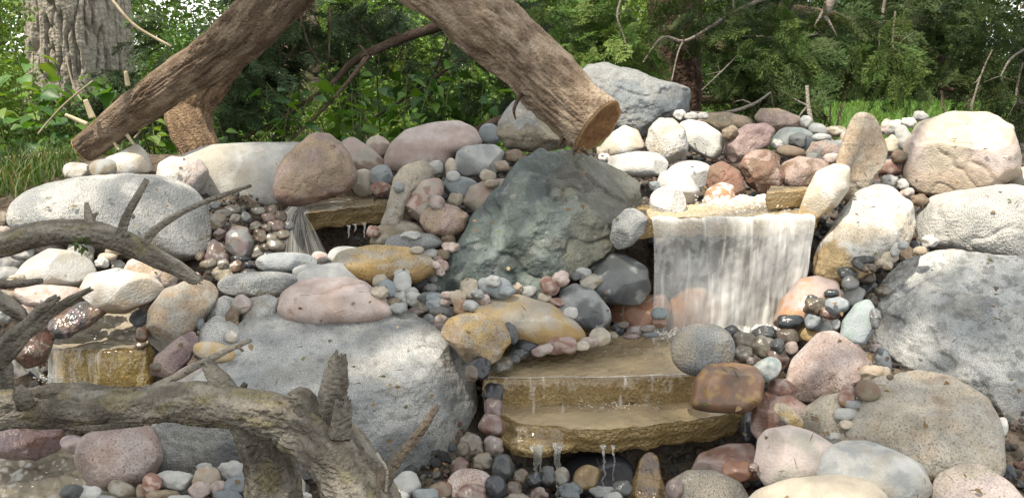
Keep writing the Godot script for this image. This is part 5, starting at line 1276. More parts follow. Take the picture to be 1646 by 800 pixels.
func turned(at: Vector3, toward: Vector3, size: float, roll := 0.0) -> Transform3D:
	var z := toward.normalized()
	var x := Vector3.UP.cross(z)
	x = Vector3.RIGHT if x.length() < 0.05 else x.normalized()
	return Transform3D(Basis(x, z.cross(x), z).rotated(z, roll).scaled(Vector3.ONE * size), at)

var tufts: Array = []
var sprays: Array = []
var leaves: Array = []

func green(base_c: Color, spread := 0.25) -> Color:
	var k := 1.0 + rng.randf_range(-spread, spread)
	return Color(base_c.r * k * rng.randf_range(0.85, 1.2), base_c.g * k, base_c.b * k * rng.randf_range(0.8, 1.1))

func shrub(called: String, label: String, cat: String, at: Vector3, half: Vector3, n: int, size: float, c: Color, group := "", trunk := 0.0) -> Node3D:
	var o := base(called, Vector3(at.x, ground_height(at.x, at.z), at.z))
	tag(o, label, cat, group)
	var rel := at - o.position
	var spots: Array = []
	var tints: Array = []
	var nz := noise(int(at.x * 37.0 + at.z * 11.0), 0.9 / maxf(half.x, 0.1), 2)
	var tries := 0
	while spots.size() < n and tries < n * 6:
		tries += 1
		var d := Vector3(rng.randfn(), rng.randfn(), rng.randfn()).normalized() * pow(rng.randf(), 0.45)
		var p := d * half
		if nz.get_noise_3dv(p * 2.2) < -0.12: continue
		spots.append(Transform3D(Basis.from_euler(Vector3(rng.randf() * TAU, rng.randf() * TAU, rng.randf() * TAU)).scaled(Vector3.ONE * size * rng.randf_range(0.7, 1.3)), rel + p))
		tints.append(green(c))
	tag(scatter("crown" if trunk > 0.0 else "foliage", tufts[rng.randi() % tufts.size()], M.leaf, spots, tints, o), "", "", "", "stuff")
	if trunk > 0.0:
		obj("trunk", limb([[Vector3(0, -0.1, 0), trunk * 1.2], [Vector3(0.05, rel.y * 0.5, 0), trunk], [Vector3(-0.05, rel.y + half.y * 0.5, 0), trunk * 0.5]], {"around": 20, "step": 0.3, "groove": trunk * 0.12, "gf": 9.0}), M.bark_far, o)
		for k in 3:
			var a := TAU * (k + rng.randf()) / 3.0
			obj("limb", limb([[Vector3(0, rel.y * 0.6, 0), trunk * 0.5], [Vector3(cos(a) * half.x * 0.3, rel.y, sin(a) * half.z * 0.3), trunk * 0.35], [Vector3(cos(a) * half.x * 0.7, rel.y + half.y * 0.4, sin(a) * half.z * 0.7), trunk * 0.1]], {"around": 9, "step": 0.4}), M.bark_far, o)
	else:
		for k in 4:
			var a := TAU * (k + rng.randf()) / 4.0
			obj("stem", limb([[Vector3(0, -0.05, 0), 0.012], [Vector3(cos(a) * half.x * 0.2, rel.y * 0.6, sin(a) * half.z * 0.2), 0.009], [Vector3(cos(a) * half.x * 0.6, rel.y + half.y * 0.3, sin(a) * half.z * 0.6), 0.004]], {"around": 6, "step": 0.1}), M.bark_far, o)
	return o

func leafy_plant(label: String, at: Vector3, height: float, n: int, size: float, c: Color, group: String, parts := true) -> void:
	var g := ground_height(at.x, at.z)
	var o := base("leafy_plant", Vector3(at.x, g, at.z))
	tag(o, label, "plant", group)
	var top := at.y - g
	var stems := 3
	for k in stems:
		var lean := Vector3(rng.randfn(0, 0.16), 0, rng.randfn(0, 0.14))
		var path := [[Vector3(lean.x * 0.2, -0.05, lean.z * 0.2), 0.006], [lean * 0.5 + Vector3(0, top * 0.5, 0), 0.005], [lean * 1.3 + Vector3(0, top + height * 0.5, 0), 0.002]]
		var st := obj("stem", limb(path, {"around": 6, "step": 0.06, "a": Color(0.10, 0.13, 0.05), "b": Color(0.16, 0.19, 0.07)}), M.wood, o)
		for i in n / stems:
			var t := (i + rng.randf()) / (n / stems)
			var y := top + height * (t - 0.5)
			var q := lean * (0.2 + 1.1 * clampf(y / maxf(top + height * 0.5, 0.1), 0, 1)) + Vector3(0, y, 0)
			var a := rng.randf() * TAU
			var out := Vector3(cos(a), rng.randf_range(-0.55, 0.25), sin(a)).normalized()
			var L := size * rng.randf_range(0.6, 1.15)
			obj("leaf", leaves[rng.randi() % leaves.size()], M.broad[rng.randi() % M.broad.size()] if c.g < 0.2 else M.bright[rng.randi() % M.bright.size()], st, turned(q + out * L * 0.35, out, L, rng.randfn(0, 0.4)))

func cedar_foliage(o: Node3D, clumps: Array, c: Color, thin := 1.0) -> void:
	var by: Array = [[], [], []]
	var tint: Array = [[], [], []]
	for e in clumps:
		var mid := spot(e[0], e[1], e[2])
		var rad: float = e[3] / FOCAL * e[2]
		var hang := Vector3(rng.randfn(0, 0.3), -0.35, rng.randfn(0, 0.2) + 0.2)
		for i in int(e[4] * thin):
			var d := Vector3(rng.randfn(), rng.randfn() * 0.75, rng.randfn()).normalized() * pow(rng.randf(), 0.5)
			var p := mid + d * rad
			var k := rng.randi() % 3
			by[k].append(turned(p - o.position, d * 0.7 + hang + Vector3(rng.randfn(0, 0.35), rng.randfn(0, 0.3), rng.randfn(0, 0.35)), rng.randf_range(0.5, 1.1), rng.randfn(0, 0.6)))
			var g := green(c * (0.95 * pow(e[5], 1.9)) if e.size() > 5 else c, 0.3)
			tint[k].append(Color(g.r, g.g, g.b))
	for k in 3:
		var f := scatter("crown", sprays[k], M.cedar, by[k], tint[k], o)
		f.set_meta("kind", "stuff")

func twig_part(o: Node3D, list: Array, called := "dead_twig", a := Color(0.22, 0.19, 0.16), b := Color(0.36, 0.32, 0.27)) -> void:
	var p := moved(px_path(list), o.position)
	var tw := obj(called, limb(p, {"around": 10, "step": 0.03, "wobble": 0.15, "a": a, "b": b, "lumpf": 12.0}), M.bark, o)
	if p.size() > 2:   # a few finer shoots
		for k in 3:
			var i := 1 + rng.randi() % (p.size() - 1)
			var q: Vector3 = p[i][0]
			var d := Vector3(rng.randfn(), rng.randfn() - 0.4, rng.randfn() * 0.4).normalized() * rng.randf_range(0.06, 0.16)
			obj("dead_shoot", limb([[q, p[i][1] * 0.6], [q + d * 0.5 + Vector3(0, rng.randfn(0, 0.015), 0), p[i][1] * 0.45], [q + d, 0.0008]], {"around": 6, "step": 0.03, "a": a, "b": b}), M.bark, tw)

func in_sun(u: float, v: float, pad: float) -> bool:
	for e in SUNLIT:
		var x: float = (u - e[0]) / (e[2] + pad)
		var y: float = (v - e[1]) / (e[3] + pad * 0.7)
		if x * x + y * y < 1.0: return true
	return false

# where the photograph shows open sun on the stones: centre and half-axes
const SUNLIT := [
	[110, 320, 130, 70], [205, 255, 60, 40], [300, 270, 70, 40], [60, 430, 90, 50], [190, 465, 80, 50], [165, 565, 100, 75], [350, 525, 40, 40], [510, 465, 60, 26], [420, 450, 40, 20], [265, 465, 40, 20],
	[1000, 225, 50, 40], [1080, 230, 60, 50], [1080, 290, 60, 50], [1170, 320, 100, 40], [1330, 300, 60, 60], [1390, 250, 40, 80], [1390, 370, 80, 80], [1540, 240, 110, 70], [1560, 350, 110, 50], [1560, 445, 110, 40], [1590, 395, 110, 35], [1180, 410, 150, 110],
	[830, 60, 100, 60], [905, 120, 60, 60], [1440, 205, 40, 40], [1250, 60, 90, 60], [960, 50, 70, 45], [1430, 90, 50, 40], [1420, 600, 40, 20], [1470, 620, 60, 20], [860, 495, 40, 16], [1330, 560, 30, 14], [700, 610, 30, 14], [1270, 720, 40, 16],
]

func canopy() -> void:
	# the tree that stands left of the view and shades the middle of the mound
	var foot := Vector3(-5.2, 0.0, 1.2)
	var o := base("shade_tree", foot)
	tag(o, "broadleaved tree standing beside the mound whose crown dapples the stones", "tree")
	obj("trunk", limb([[Vector3(0, -0.4, 0), 0.36], [Vector3(0.05, 2.2, 0), 0.30], [Vector3(0.2, 5.5, -0.2), 0.24], [Vector3(0.8, 9.0, -0.8), 0.14]], {"around": 50, "step": 0.05, "groove": 0.02, "gf": 12.0}), M.bark_far, o)
	var tips := [[1.6, 8.6, -1.2], [2.6, 9.2, -2.4], [0.4, 9.0, -2.6], [4.2, 9.4, -2.0], [1.0, 9.4, -4.0], [-1.0, 9.2, -1.8], [3.2, 9.6, -3.8], [4.8, 9.8, -3.4]]
	for t in tips:
		obj("limb", limb([[Vector3(0.25, 5.4 + rng.randf() * 1.8, -0.25), 0.08], [Vector3(t[0] * 0.5, t[1] * 0.9, t[2] * 0.5), 0.05], [Vector3(t[0], t[1], t[2]), 0.015]], {"around": 12, "step": 0.1}), M.bark_far, o)
	var spots: Array = []
	var tints: Array = []
	for i in 13000:
		var p := Vector3(rng.randf_range(-8.5, 1.0), rng.randf_range(8.2, 10.4), rng.randf_range(-4.6, 2.4))
		var r := rng.randf_range(0.12, 0.20)
		var q := p
		for k in 60:
			q = p - sun_dir * (6.5 + k * 0.09)
			if q.y < ground_height(q.x, q.z) + 0.12: break
		var l := q - EYE
		var d := l.dot(ahead)
		if d > 0.5:
			var u := 823.0 + l.dot(side) / d * FOCAL
			var v := 400.0 - l.dot(upward) / d * FOCAL
			var inside := u > -60 and u < 1700 and v > 60 and v < 860
			if in_sun(u, v, r / d * FOCAL * 0.8): continue
			if not inside and (rng.randf() < 0.6 or v < 0): continue
			if inside and rng.randf() < 0.07: continue
		spots.append(Transform3D(Basis.from_euler(Vector3(rng.randf() * TAU, rng.randf() * TAU, rng.randf() * TAU)).scaled(Vector3.ONE * r), p - foot))
		tints.append(green(Color(0.07, 0.12, 0.03)))
	var f := scatter("crown", tufts[0], M.leaf, spots, tints, o)
	f.set_meta("kind", "stuff")

func make_plants() -> void:
	M.leaf = leaf_material(Color(1, 1, 1), 0.75)
	M.cedar = leaf_material(Color(1, 1, 1), 0.35, 0.6)
	M.leaf_dark = leaf_material(Color(0.07, 0.11, 0.03), 0.4)
	M.broad = [leaf_material(Color(0.065, 0.15, 0.03), 1.0, 0.4), leaf_material(Color(0.10, 0.20, 0.035), 1.0, 0.4), leaf_material(Color(0.05, 0.12, 0.035), 0.9, 0.4)]
	M.bright = [leaf_material(Color(0.12, 0.21, 0.035), 0.9, 0.45), leaf_material(Color(0.08, 0.17, 0.04), 0.8, 0.45), leaf_material(Color(0.16, 0.24, 0.06), 0.9, 0.45)]
	for k in 4: tufts.append(leaf_tuft(70 + k, 34, 0.34, 1.0))
	for k in 3: sprays.append(cedar_spray(80 + k))
	for k in 5: leaves.append(broad_leaf(90 + k))


func woods() -> void:
	var dark := Color(0.05, 0.095, 0.027)
	var mid := Color(0.085, 0.16, 0.038)
	var bright := Color(0.14, 0.235, 0.045)
	# trunks
	var foot := spot(148, 292, 9.0)
	var o := base("oak_tree", foot)
	tag(o, "massive grey oak trunk with deeply furrowed bark at the upper left", "tree")
	obj("trunk", limb([[Vector3(0, -0.3, 0), 0.66], [Vector3(-0.02, 0.35, 0), 0.56], [Vector3(0, 1.0, 0), 0.49], [Vector3(0.03, 2.2, 0), 0.465], [Vector3(0.05, 4.5, 0), 0.44]], {"around": 300, "step": 0.02, "groove": 0.012, "gf": 30.0, "whole": true, "crack": 0.06, "cf": 9.0, "cw": 0.10, "along": 0.16, "wobble": 0.05, "lumpf": 2.0, "a": Color(0.36, 0.32, 0.27), "b": Color(0.46, 0.42, 0.36), "seed": 601}), M.bark_far, o)
	var spots: Array = []
	var tints: Array = []
	for i in 220:
		var d := Vector3(rng.randfn(), rng.randfn() * 0.6, rng.randfn()).normalized() * pow(rng.randf(), 0.4)
		spots.append(Transform3D(Basis.from_euler(Vector3(rng.randf() * TAU, rng.randf() * TAU, 0)).scaled(Vector3.ONE * rng.randf_range(0.3, 0.55)), Vector3(-1.0, 7.2, -3.5) + d * Vector3(3.6, 2.4, 3.0)))
		tints.append(green(mid))
	tag(scatter("crown", tufts[1], M.leaf, spots, tints, o), "", "", "", "stuff")
	# dark cedar left of centre
	foot = spot(482, 175, 10.5)
	foot.y = 0.0
	o = base("cedar_tree", foot)
	tag(o, "shaded cedar left of centre with a pale brown trunk and dark drooping branches", "tree")
	obj("trunk", limb([[Vector3(0, -0.2, 0), 0.30], [Vector3(0, 0.8, 0), 0.22], [Vector3(0.03, 3, 0), 0.20], [Vector3(0, 6, 0), 0.14]], {"around": 80, "step": 0.03, "groove": 0.03, "gf": 12.0, "along": 0.1, "a": Color(0.33, 0.25, 0.17), "b": Color(0.46, 0.37, 0.27), "seed": 611}), M.bark_far, o)
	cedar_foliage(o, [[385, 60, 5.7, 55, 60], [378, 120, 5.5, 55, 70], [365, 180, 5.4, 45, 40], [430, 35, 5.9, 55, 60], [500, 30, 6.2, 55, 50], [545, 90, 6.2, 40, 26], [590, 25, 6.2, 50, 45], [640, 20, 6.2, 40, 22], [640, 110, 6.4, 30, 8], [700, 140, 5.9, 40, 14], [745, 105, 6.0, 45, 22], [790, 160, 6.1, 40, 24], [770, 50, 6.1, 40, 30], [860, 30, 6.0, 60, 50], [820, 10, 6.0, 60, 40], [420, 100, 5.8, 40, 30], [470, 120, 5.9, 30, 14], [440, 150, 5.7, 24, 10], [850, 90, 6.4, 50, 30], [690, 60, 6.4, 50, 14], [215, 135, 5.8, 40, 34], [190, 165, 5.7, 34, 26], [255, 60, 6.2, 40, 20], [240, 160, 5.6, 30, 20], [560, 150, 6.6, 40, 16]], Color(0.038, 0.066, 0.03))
	var brown := Color(0.07, 0.05, 0.035)
	var brown2 := Color(0.14, 0.10, 0.075)
	twig_part(o, [[392, 222, 5.3, 0.008], [470, 178, 5.4, 0.011], [535, 132, 5.5, 0.016], [570, 98, 5.6, 0.024], [640, 64, 5.7, 0.030], [720, 36, 5.8, 0.036], [820, -10, 6.0, 0.042]], "limb", brown, brown2)
	twig_part(o, [[470, 222, 5.4, 0.006], [520, 175, 5.45, 0.010], [560, 130, 5.5, 0.012], [590, 90, 5.6, 0.016]], "limb", brown2, brown2 * 1.5)
	twig_part(o, [[600, 190, 5.8, 0.006], [680, 140, 5.8, 0.012], [740, 95, 5.9, 0.016], [800, 85, 6.0, 0.02]], "limb", brown, brown2)
	twig_part(o, [[760, 215, 5.0, 0.028], [800, 195, 5.1, 0.03], [860, 175, 5.2, 0.03]], "limb", brown, brown2 * 1.3)
	for t in [[[420, 0, 5.8, 0.01], [440, 60, 5.75, 0.008], [455, 120, 5.7, 0.004]], [[490, 0, 5.8, 0.008], [475, 70, 5.75, 0.006], [440, 120, 5.7, 0.003]], [[530, 10, 5.9, 0.008], [528, 90, 5.8, 0.005], [520, 140, 5.8, 0.003]], [[560, 20, 6, 0.006], [600, 70, 6, 0.005], [612, 120, 6, 0.002]], [[660, 40, 6, 0.006], [640, 90, 6, 0.004], [600, 150, 6, 0.002]], [[720, 60, 5.9, 0.007], [690, 130, 5.8, 0.005], [640, 190, 5.7, 0.002]], [[480, 20, 5.7, 0.006], [500, 80, 5.6, 0.005], [540, 130, 5.6, 0.003]]]:
		twig_part(o, t, "dead_twig", brown, brown2)
	# the cedar behind the mound on the right
	foot = spot(1084, 175, 6.7)
	foot.y = ground_height(foot.x, foot.z)
	o = base("cedar_tree", foot)
	tag(o, "cedar behind the mound at the right with a dark red-brown trunk and sunlit feathery branches", "tree")
	obj("trunk", limb([[Vector3(0, -0.2, 0), 0.26], [Vector3(0, 0.5, 0), 0.205], [Vector3(-0.02, 1.4, 0), 0.185], [Vector3(-0.05, 4, 0), 0.15]], {"around": 90, "step": 0.025, "groove": 0.024, "gf": 15.0, "along": 0.08, "a": Color(0.07, 0.045, 0.035), "b": Color(0.12, 0.08, 0.06), "seed": 621}), M.bark_far, o)
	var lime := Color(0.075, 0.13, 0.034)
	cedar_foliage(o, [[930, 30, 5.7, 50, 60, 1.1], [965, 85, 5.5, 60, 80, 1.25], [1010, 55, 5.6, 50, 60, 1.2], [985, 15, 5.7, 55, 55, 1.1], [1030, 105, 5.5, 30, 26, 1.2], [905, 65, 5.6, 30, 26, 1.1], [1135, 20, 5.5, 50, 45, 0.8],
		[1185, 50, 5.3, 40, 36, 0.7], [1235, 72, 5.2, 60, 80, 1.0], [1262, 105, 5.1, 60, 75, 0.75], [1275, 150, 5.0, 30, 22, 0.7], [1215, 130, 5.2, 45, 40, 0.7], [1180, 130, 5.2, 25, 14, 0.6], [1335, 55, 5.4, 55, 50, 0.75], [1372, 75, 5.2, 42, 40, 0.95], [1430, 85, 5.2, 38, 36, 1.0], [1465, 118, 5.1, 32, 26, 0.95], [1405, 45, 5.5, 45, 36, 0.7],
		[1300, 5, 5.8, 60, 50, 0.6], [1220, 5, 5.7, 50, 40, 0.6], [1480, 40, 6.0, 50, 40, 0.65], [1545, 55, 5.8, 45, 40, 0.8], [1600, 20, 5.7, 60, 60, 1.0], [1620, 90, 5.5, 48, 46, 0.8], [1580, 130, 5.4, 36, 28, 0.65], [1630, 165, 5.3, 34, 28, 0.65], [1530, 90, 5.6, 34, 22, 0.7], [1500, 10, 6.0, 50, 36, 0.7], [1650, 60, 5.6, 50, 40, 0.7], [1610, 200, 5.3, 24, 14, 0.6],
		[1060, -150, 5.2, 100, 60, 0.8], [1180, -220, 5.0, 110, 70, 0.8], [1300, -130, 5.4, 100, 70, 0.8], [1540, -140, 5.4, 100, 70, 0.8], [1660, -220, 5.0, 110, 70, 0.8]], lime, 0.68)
	for t in [[[1240, 15, 6.0, 0.05], [1330, 28, 5.9, 0.05], [1420, 55, 5.9, 0.04], [1490, 85, 5.9, 0.035], [1560, 120, 5.9, 0.02]], [[1230, 35, 6.1, 0.04], [1320, 45, 6.1, 0.045], [1420, 40, 6.1, 0.03], [1520, 35, 6.1, 0.02]], [[1120, 60, 6.2, 0.05], [1200, 92, 6.0, 0.035], [1300, 112, 5.9, 0.03], [1420, 125, 5.9, 0.02], [1560, 150, 5.8, 0.012]], [[1130, 160, 6.0, 0.03], [1230, 165, 5.8, 0.02], [1330, 190, 5.6, 0.012]]]:
		twig_part(o, t, "limb", Color(0.10, 0.075, 0.055), Color(0.20, 0.15, 0.11))
	for t in [[[1034, 100, 5.3, 0.005], [1065, 60, 5.3, 0.008], [1100, 66, 5.3, 0.010], [1140, 45, 5.3, 0.010], [1180, 20, 5.3, 0.012], [1240, -8, 5.3, 0.014]], [[1000, -5, 5.3, 0.007], [992, 25, 5.3, 0.006], [1002, 55, 5.3, 0.005], [1010, 84, 5.3, 0.003]], [[1110, 180, 4.7, 0.006], [1160, 182, 4.75, 0.010], [1210, 168, 4.8, 0.009], [1240, 148, 4.8, 0.005]], [[1298, 138, 4.75, 0.010], [1300, 170, 4.72, 0.011], [1306, 202, 4.7, 0.012]], [[1424, -5, 5.3, 0.010], [1418, 30, 5.3, 0.009], [1414, 62, 5.3, 0.006]], [[1440, 18, 5.2, 0.006], [1436, 60, 5.2, 0.006], [1437, 78, 5.2, 0.005], [1456, 86, 5.2, 0.003]], [[1596, 80, 5.2, 0.004], [1578, 120, 5.2, 0.006], [1562, 172, 5.15, 0.007]], [[1650, 78, 5.2, 0.008], [1625, 95, 5.2, 0.007], [1610, 122, 5.2, 0.003]], [[1645, 100, 5.2, 0.005], [1636, 140, 5.2, 0.006], [1634, 165, 5.2, 0.004]], [[1342, -10, 5.1, 0.03], [1332, 12, 5.1, 0.026], [1326, 24, 5.1, 0.02]], [[1170, 62, 5.2, 0.006], [1205, 58, 5.2, 0.007], [1270, 62, 5.2, 0.006], [1312, 55, 5.2, 0.004]], [[1128, 145, 5.0, 0.003], [1160, 115, 5.05, 0.005], [1190, 85, 5.1, 0.005]], [[1080, 130, 5.2, 0.004], [1090, 85, 5.25, 0.005], [1098, 68, 5.3, 0.006]]]:
		twig_part(o, t)
	foot = spot(1652, 220, 6.2)
	foot.y = ground_height(foot.x, foot.z)
	o = base("young_tree", foot)
	tag(o, "thin grey-barked trunk at the far right edge", "tree")
	obj("trunk", limb([[Vector3(0, -0.2, 0), 0.08], [Vector3(-0.03, 0.8, 0), 0.07], [Vector3(-0.06, 2.2, 0), 0.055]], {"around": 30, "step": 0.03, "groove": 0.01, "gf": 20.0, "a": Color(0.2, 0.17, 0.14), "b": Color(0.38, 0.34, 0.29)}), M.bark_far, o)
	# leafy undergrowth behind the mound, leaf by leaf
	var names := ["broad-leaved weed", "dark leafy sapling", "low leafy plant", "tall leafy weed"]
	var k := 0
	for e in [[430, 195, 5.3, "left of the reddish boulder's top"], [395, 205, 5.6, "behind the long grey boulder"], [485, 200, 5.6, "behind the reddish boulder, left side"], [545, 185, 5.5, "behind the brown-sided rock"], [590, 165, 5.7, "behind the small pinkish block"], [640, 180, 5.5, "left of the flat pink boulder's top"], [680, 150, 5.9, "above the flat pink boulder"], [735, 175, 5.6, "right of the flat pink boulder's top"], [610, 120, 6.3, "beneath the dark cedar limb"], [770, 195, 5.5, "beside the olive boulder"], [570, 205, 5.3, "low beside the brown-sided rock"], [700, 195, 5.7, "just over the flat pink boulder"]]:
		leafy_plant(names[k % 4] + " growing " + e[3], spot(e[0], e[1], e[2]), 0.42, 24, 0.12, mid, "leafy plants behind the mound")
		k += 1
	for e in [[60, 190, 6.0, "at the foot of the oak, left"], [110, 195, 6.3, "in front of the oak trunk"], [165, 200, 6.2, "in front of the oak trunk's right edge"], [25, 130, 6.6, "at the upper left edge"], [95, 215, 5.7, "low under the oak beside the left log end"], [190, 190, 5.6, "between the oak and the left log"], [15, 215, 5.8, "low at the left edge"], [130, 165, 6.8, "highest against the oak bark"]]:
		leafy_plant(names[k % 4] + " growing " + e[3], spot(e[0], e[1], e[2]), 0.5, 24, 0.15, mid if k % 3 else bright, "leafy plants under the oak")
		k += 1
	for e in [[30, 270, 4.9, "on the bank at the left edge"], [80, 250, 5.0, "on the bank beside the left log's sawn end"], [15, 245, 5.2, "lowest at the left edge"], [245, 205, 4.8, "under the middle of the left log"], [370, 215, 4.9, "behind the long grey boulder's left part"]]:
		leafy_plant("small weed " + e[3], spot(e[0], e[1], e[2]), 0.18, 18, 0.075, bright if k % 2 else mid, "small weeds on the bank")
		k += 1
	# shrubs
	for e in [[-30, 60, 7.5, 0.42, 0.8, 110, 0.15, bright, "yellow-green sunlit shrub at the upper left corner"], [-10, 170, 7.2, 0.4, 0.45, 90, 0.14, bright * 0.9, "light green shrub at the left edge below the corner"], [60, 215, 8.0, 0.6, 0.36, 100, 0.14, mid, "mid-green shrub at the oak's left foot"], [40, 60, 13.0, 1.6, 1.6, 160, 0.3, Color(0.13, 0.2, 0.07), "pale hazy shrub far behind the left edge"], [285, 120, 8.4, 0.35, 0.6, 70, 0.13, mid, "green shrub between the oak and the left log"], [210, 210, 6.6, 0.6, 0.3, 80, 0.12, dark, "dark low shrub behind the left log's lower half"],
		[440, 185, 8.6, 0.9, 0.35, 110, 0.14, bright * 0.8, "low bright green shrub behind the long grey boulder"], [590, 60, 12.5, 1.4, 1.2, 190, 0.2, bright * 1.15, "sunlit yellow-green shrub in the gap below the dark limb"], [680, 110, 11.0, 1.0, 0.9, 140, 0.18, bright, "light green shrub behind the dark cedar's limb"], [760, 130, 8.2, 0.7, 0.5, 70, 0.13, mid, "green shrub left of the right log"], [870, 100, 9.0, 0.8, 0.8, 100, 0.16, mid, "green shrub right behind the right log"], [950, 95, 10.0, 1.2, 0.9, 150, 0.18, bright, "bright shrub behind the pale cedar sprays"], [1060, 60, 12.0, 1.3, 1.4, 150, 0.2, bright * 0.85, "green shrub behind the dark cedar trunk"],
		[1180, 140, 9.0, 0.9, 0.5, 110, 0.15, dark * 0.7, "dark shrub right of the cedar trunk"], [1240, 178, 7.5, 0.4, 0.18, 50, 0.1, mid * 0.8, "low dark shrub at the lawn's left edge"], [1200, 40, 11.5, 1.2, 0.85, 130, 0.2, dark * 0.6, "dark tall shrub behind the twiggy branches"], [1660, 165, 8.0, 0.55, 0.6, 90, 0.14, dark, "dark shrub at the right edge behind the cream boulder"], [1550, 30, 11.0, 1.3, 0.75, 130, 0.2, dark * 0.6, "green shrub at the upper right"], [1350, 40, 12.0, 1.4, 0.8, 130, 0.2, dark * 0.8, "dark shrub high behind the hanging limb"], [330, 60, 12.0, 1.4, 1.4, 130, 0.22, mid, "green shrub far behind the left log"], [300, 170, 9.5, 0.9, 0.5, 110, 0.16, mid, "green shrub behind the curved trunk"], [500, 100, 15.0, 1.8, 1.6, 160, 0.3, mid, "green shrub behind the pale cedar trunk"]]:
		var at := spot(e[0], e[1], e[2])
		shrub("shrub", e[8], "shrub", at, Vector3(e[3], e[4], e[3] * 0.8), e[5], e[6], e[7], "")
	# far trees round the lawn
	var far := [[-16, -20, "left of the oak"], [-11, -25, "behind the oak"], [-7.5, -30, "between the oak and the left log"], [-4.5, -27, "behind the left log"], [-1.5, -31, "behind the pale cedar trunk"], [1.0, -28, "in the gap left of the right log"], [3.5, -32, "behind the right log"], [6.0, -29, "behind the sunlit cedar sprays"], [9.0, -31, "behind the lawn, left part"], [12.0, -30, "behind the lawn, middle"], [15.0, -31, "behind the lawn, right part"], [18.5, -29, "behind the lawn at the right edge"], [22, -27, "beyond the right edge"], [-21, -24, "beyond the left edge"], [0, -40, "in the farthest row, left of centre"], [8, -41, "in the farthest row, right of centre"], [16, -40, "in the farthest row at the right"], [-9, -40, "in the farthest row at the left"]]
	for i in far.size():
		var e = far[i]
		var tall := rng.randf_range(3.0, 4.2)
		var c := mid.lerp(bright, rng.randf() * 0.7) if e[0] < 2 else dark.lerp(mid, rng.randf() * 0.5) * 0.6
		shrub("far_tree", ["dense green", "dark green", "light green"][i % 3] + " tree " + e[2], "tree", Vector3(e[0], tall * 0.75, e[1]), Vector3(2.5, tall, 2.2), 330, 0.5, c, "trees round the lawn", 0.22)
	# grass
	var blades := grass_tuft(7, 22, 0.10)
	var spots2: Array = []
	var tints2: Array = []
	for i in 15000:
		var z := -7.6 - 20.0 * pow(rng.randf(), 1.4)
		var x := rng.randf_range(-0.7, 0.72) * -z
		spots2.append(Transform3D(Basis(Vector3.UP, rng.randf() * TAU).scaled(Vector3.ONE * rng.randf_range(0.7, 1.3) * (1.0 - z * 0.04)), Vector3(x, ground_height(x, z), z)))
		tints2.append(green(Color(0.10, 0.20, 0.035), 0.2))
	tag(scatter("lawn_grass", blades, M.leaf, spots2, tints2), "mown green lawn grass behind the mound", "grass", "", "stuff")
	spots2 = []
	tints2 = []
	var weeds := grass_tuft(9, 16, 0.12)
	for i in 1500:
		var p := spot(rng.randf_range(-60, 330), rng.randf_range(190, 305), 5.0)
		var z := rng.randf_range(-3.7, -6.8)
		var x := rng.randf_range(-4.6, -1.95) if z < -4.4 else rng.randf_range(-3.8, -2.12)
		spots2.append(Transform3D(Basis(Vector3.UP, rng.randf() * TAU).scaled(Vector3.ONE * rng.randf_range(0.5, 1.2)), Vector3(x, ground_height(x, z) - 0.02, z)))
		tints2.append(green(Color(0.075, 0.125, 0.03) if rng.randf() < 0.9 else Color(0.2, 0.17, 0.09), 0.35))
	tag(scatter("rough_grass", weeds, M.leaf, spots2, tints2), "rough grass and dry stalks left of the stone mound", "grass", "", "stuff")
	# fallen sticks on the left ground
	for e in [[[0, 255, 5.0, 0.010], [60, 248, 5.0, 0.010], [120, 246, 5.0, 0.006], "dry stick lying flat at the left edge"], [[60, 215, 5.2, 0.005], [100, 170, 5.2, 0.006], [148, 130, 5.2, 0.004], "pale bare stalk slanting up beside the left log end"], [[215, 222, 4.6, 0.005], [240, 195, 4.6, 0.006], [262, 172, 4.6, 0.004], "thin straw-coloured stalk under the left log"], [[30, 280, 4.8, 0.008], [75, 268, 4.8, 0.008], [110, 255, 4.8, 0.006], "short dry stick beside the speckled boulder"], [[105, 90, 5.6, 0.004], [118, 140, 5.6, 0.006], [140, 175, 5.6, 0.006], "curving pale vine in front of the oak"], [[180, 0, 5.4, 0.008], [215, 40, 5.4, 0.010], [275, 75, 5.4, 0.008], "brown bare branch hanging over the oak's right side"]]:
		var p := px_path([e[0], e[1], e[2]])
		var st := obj("dead_stick", limb(moved(p, p[0][0]), {"around": 8, "step": 0.03, "a": Color(0.33, 0.27, 0.18), "b": Color(0.48, 0.41, 0.29), "wobble": 0.2}), M.wood, self, Transform3D(Basis(), p[0][0]))
		tag(st, e[3], "stick", "dead sticks at the left")

func grass_tuft(sd: int, n: int, h: float) -> ArrayMesh:
	var r := RandomNumberGenerator.new()
	r.seed = sd
	var verts: PackedVector3Array = []
	var cols: PackedColorArray = []
	var idx: PackedInt32Array = []
	for i in n:
		var a := r.randf() * TAU
		var p := Vector3(r.randfn(0, 0.05), 0, r.randfn(0, 0.05))
		var d := Vector3(cos(a), 0, sin(a))
		var w := Vector3(-d.z, 0, d.x) * 0.0025
		var H := h * r.randf_range(0.5, 1.2)
		var bend := r.randf_range(0.2, 0.9) * H
		var b := verts.size()
		verts.append_array([p - w, p + w, p + d * bend * 0.35 + Vector3(0, H * 0.6, 0) + w, p + d * bend * 0.35 + Vector3(0, H * 0.6, 0) - w, p + d * bend + Vector3(0, H * 0.9, 0)])
		var k := r.randf_range(0.7, 1.2)
		for j in 5: cols.append(Color(k, k, k))
		idx.append_array([b, b + 1, b + 2, b, b + 2, b + 3, b + 3, b + 2, b + 4])
	return array_mesh(verts, idx, cols)

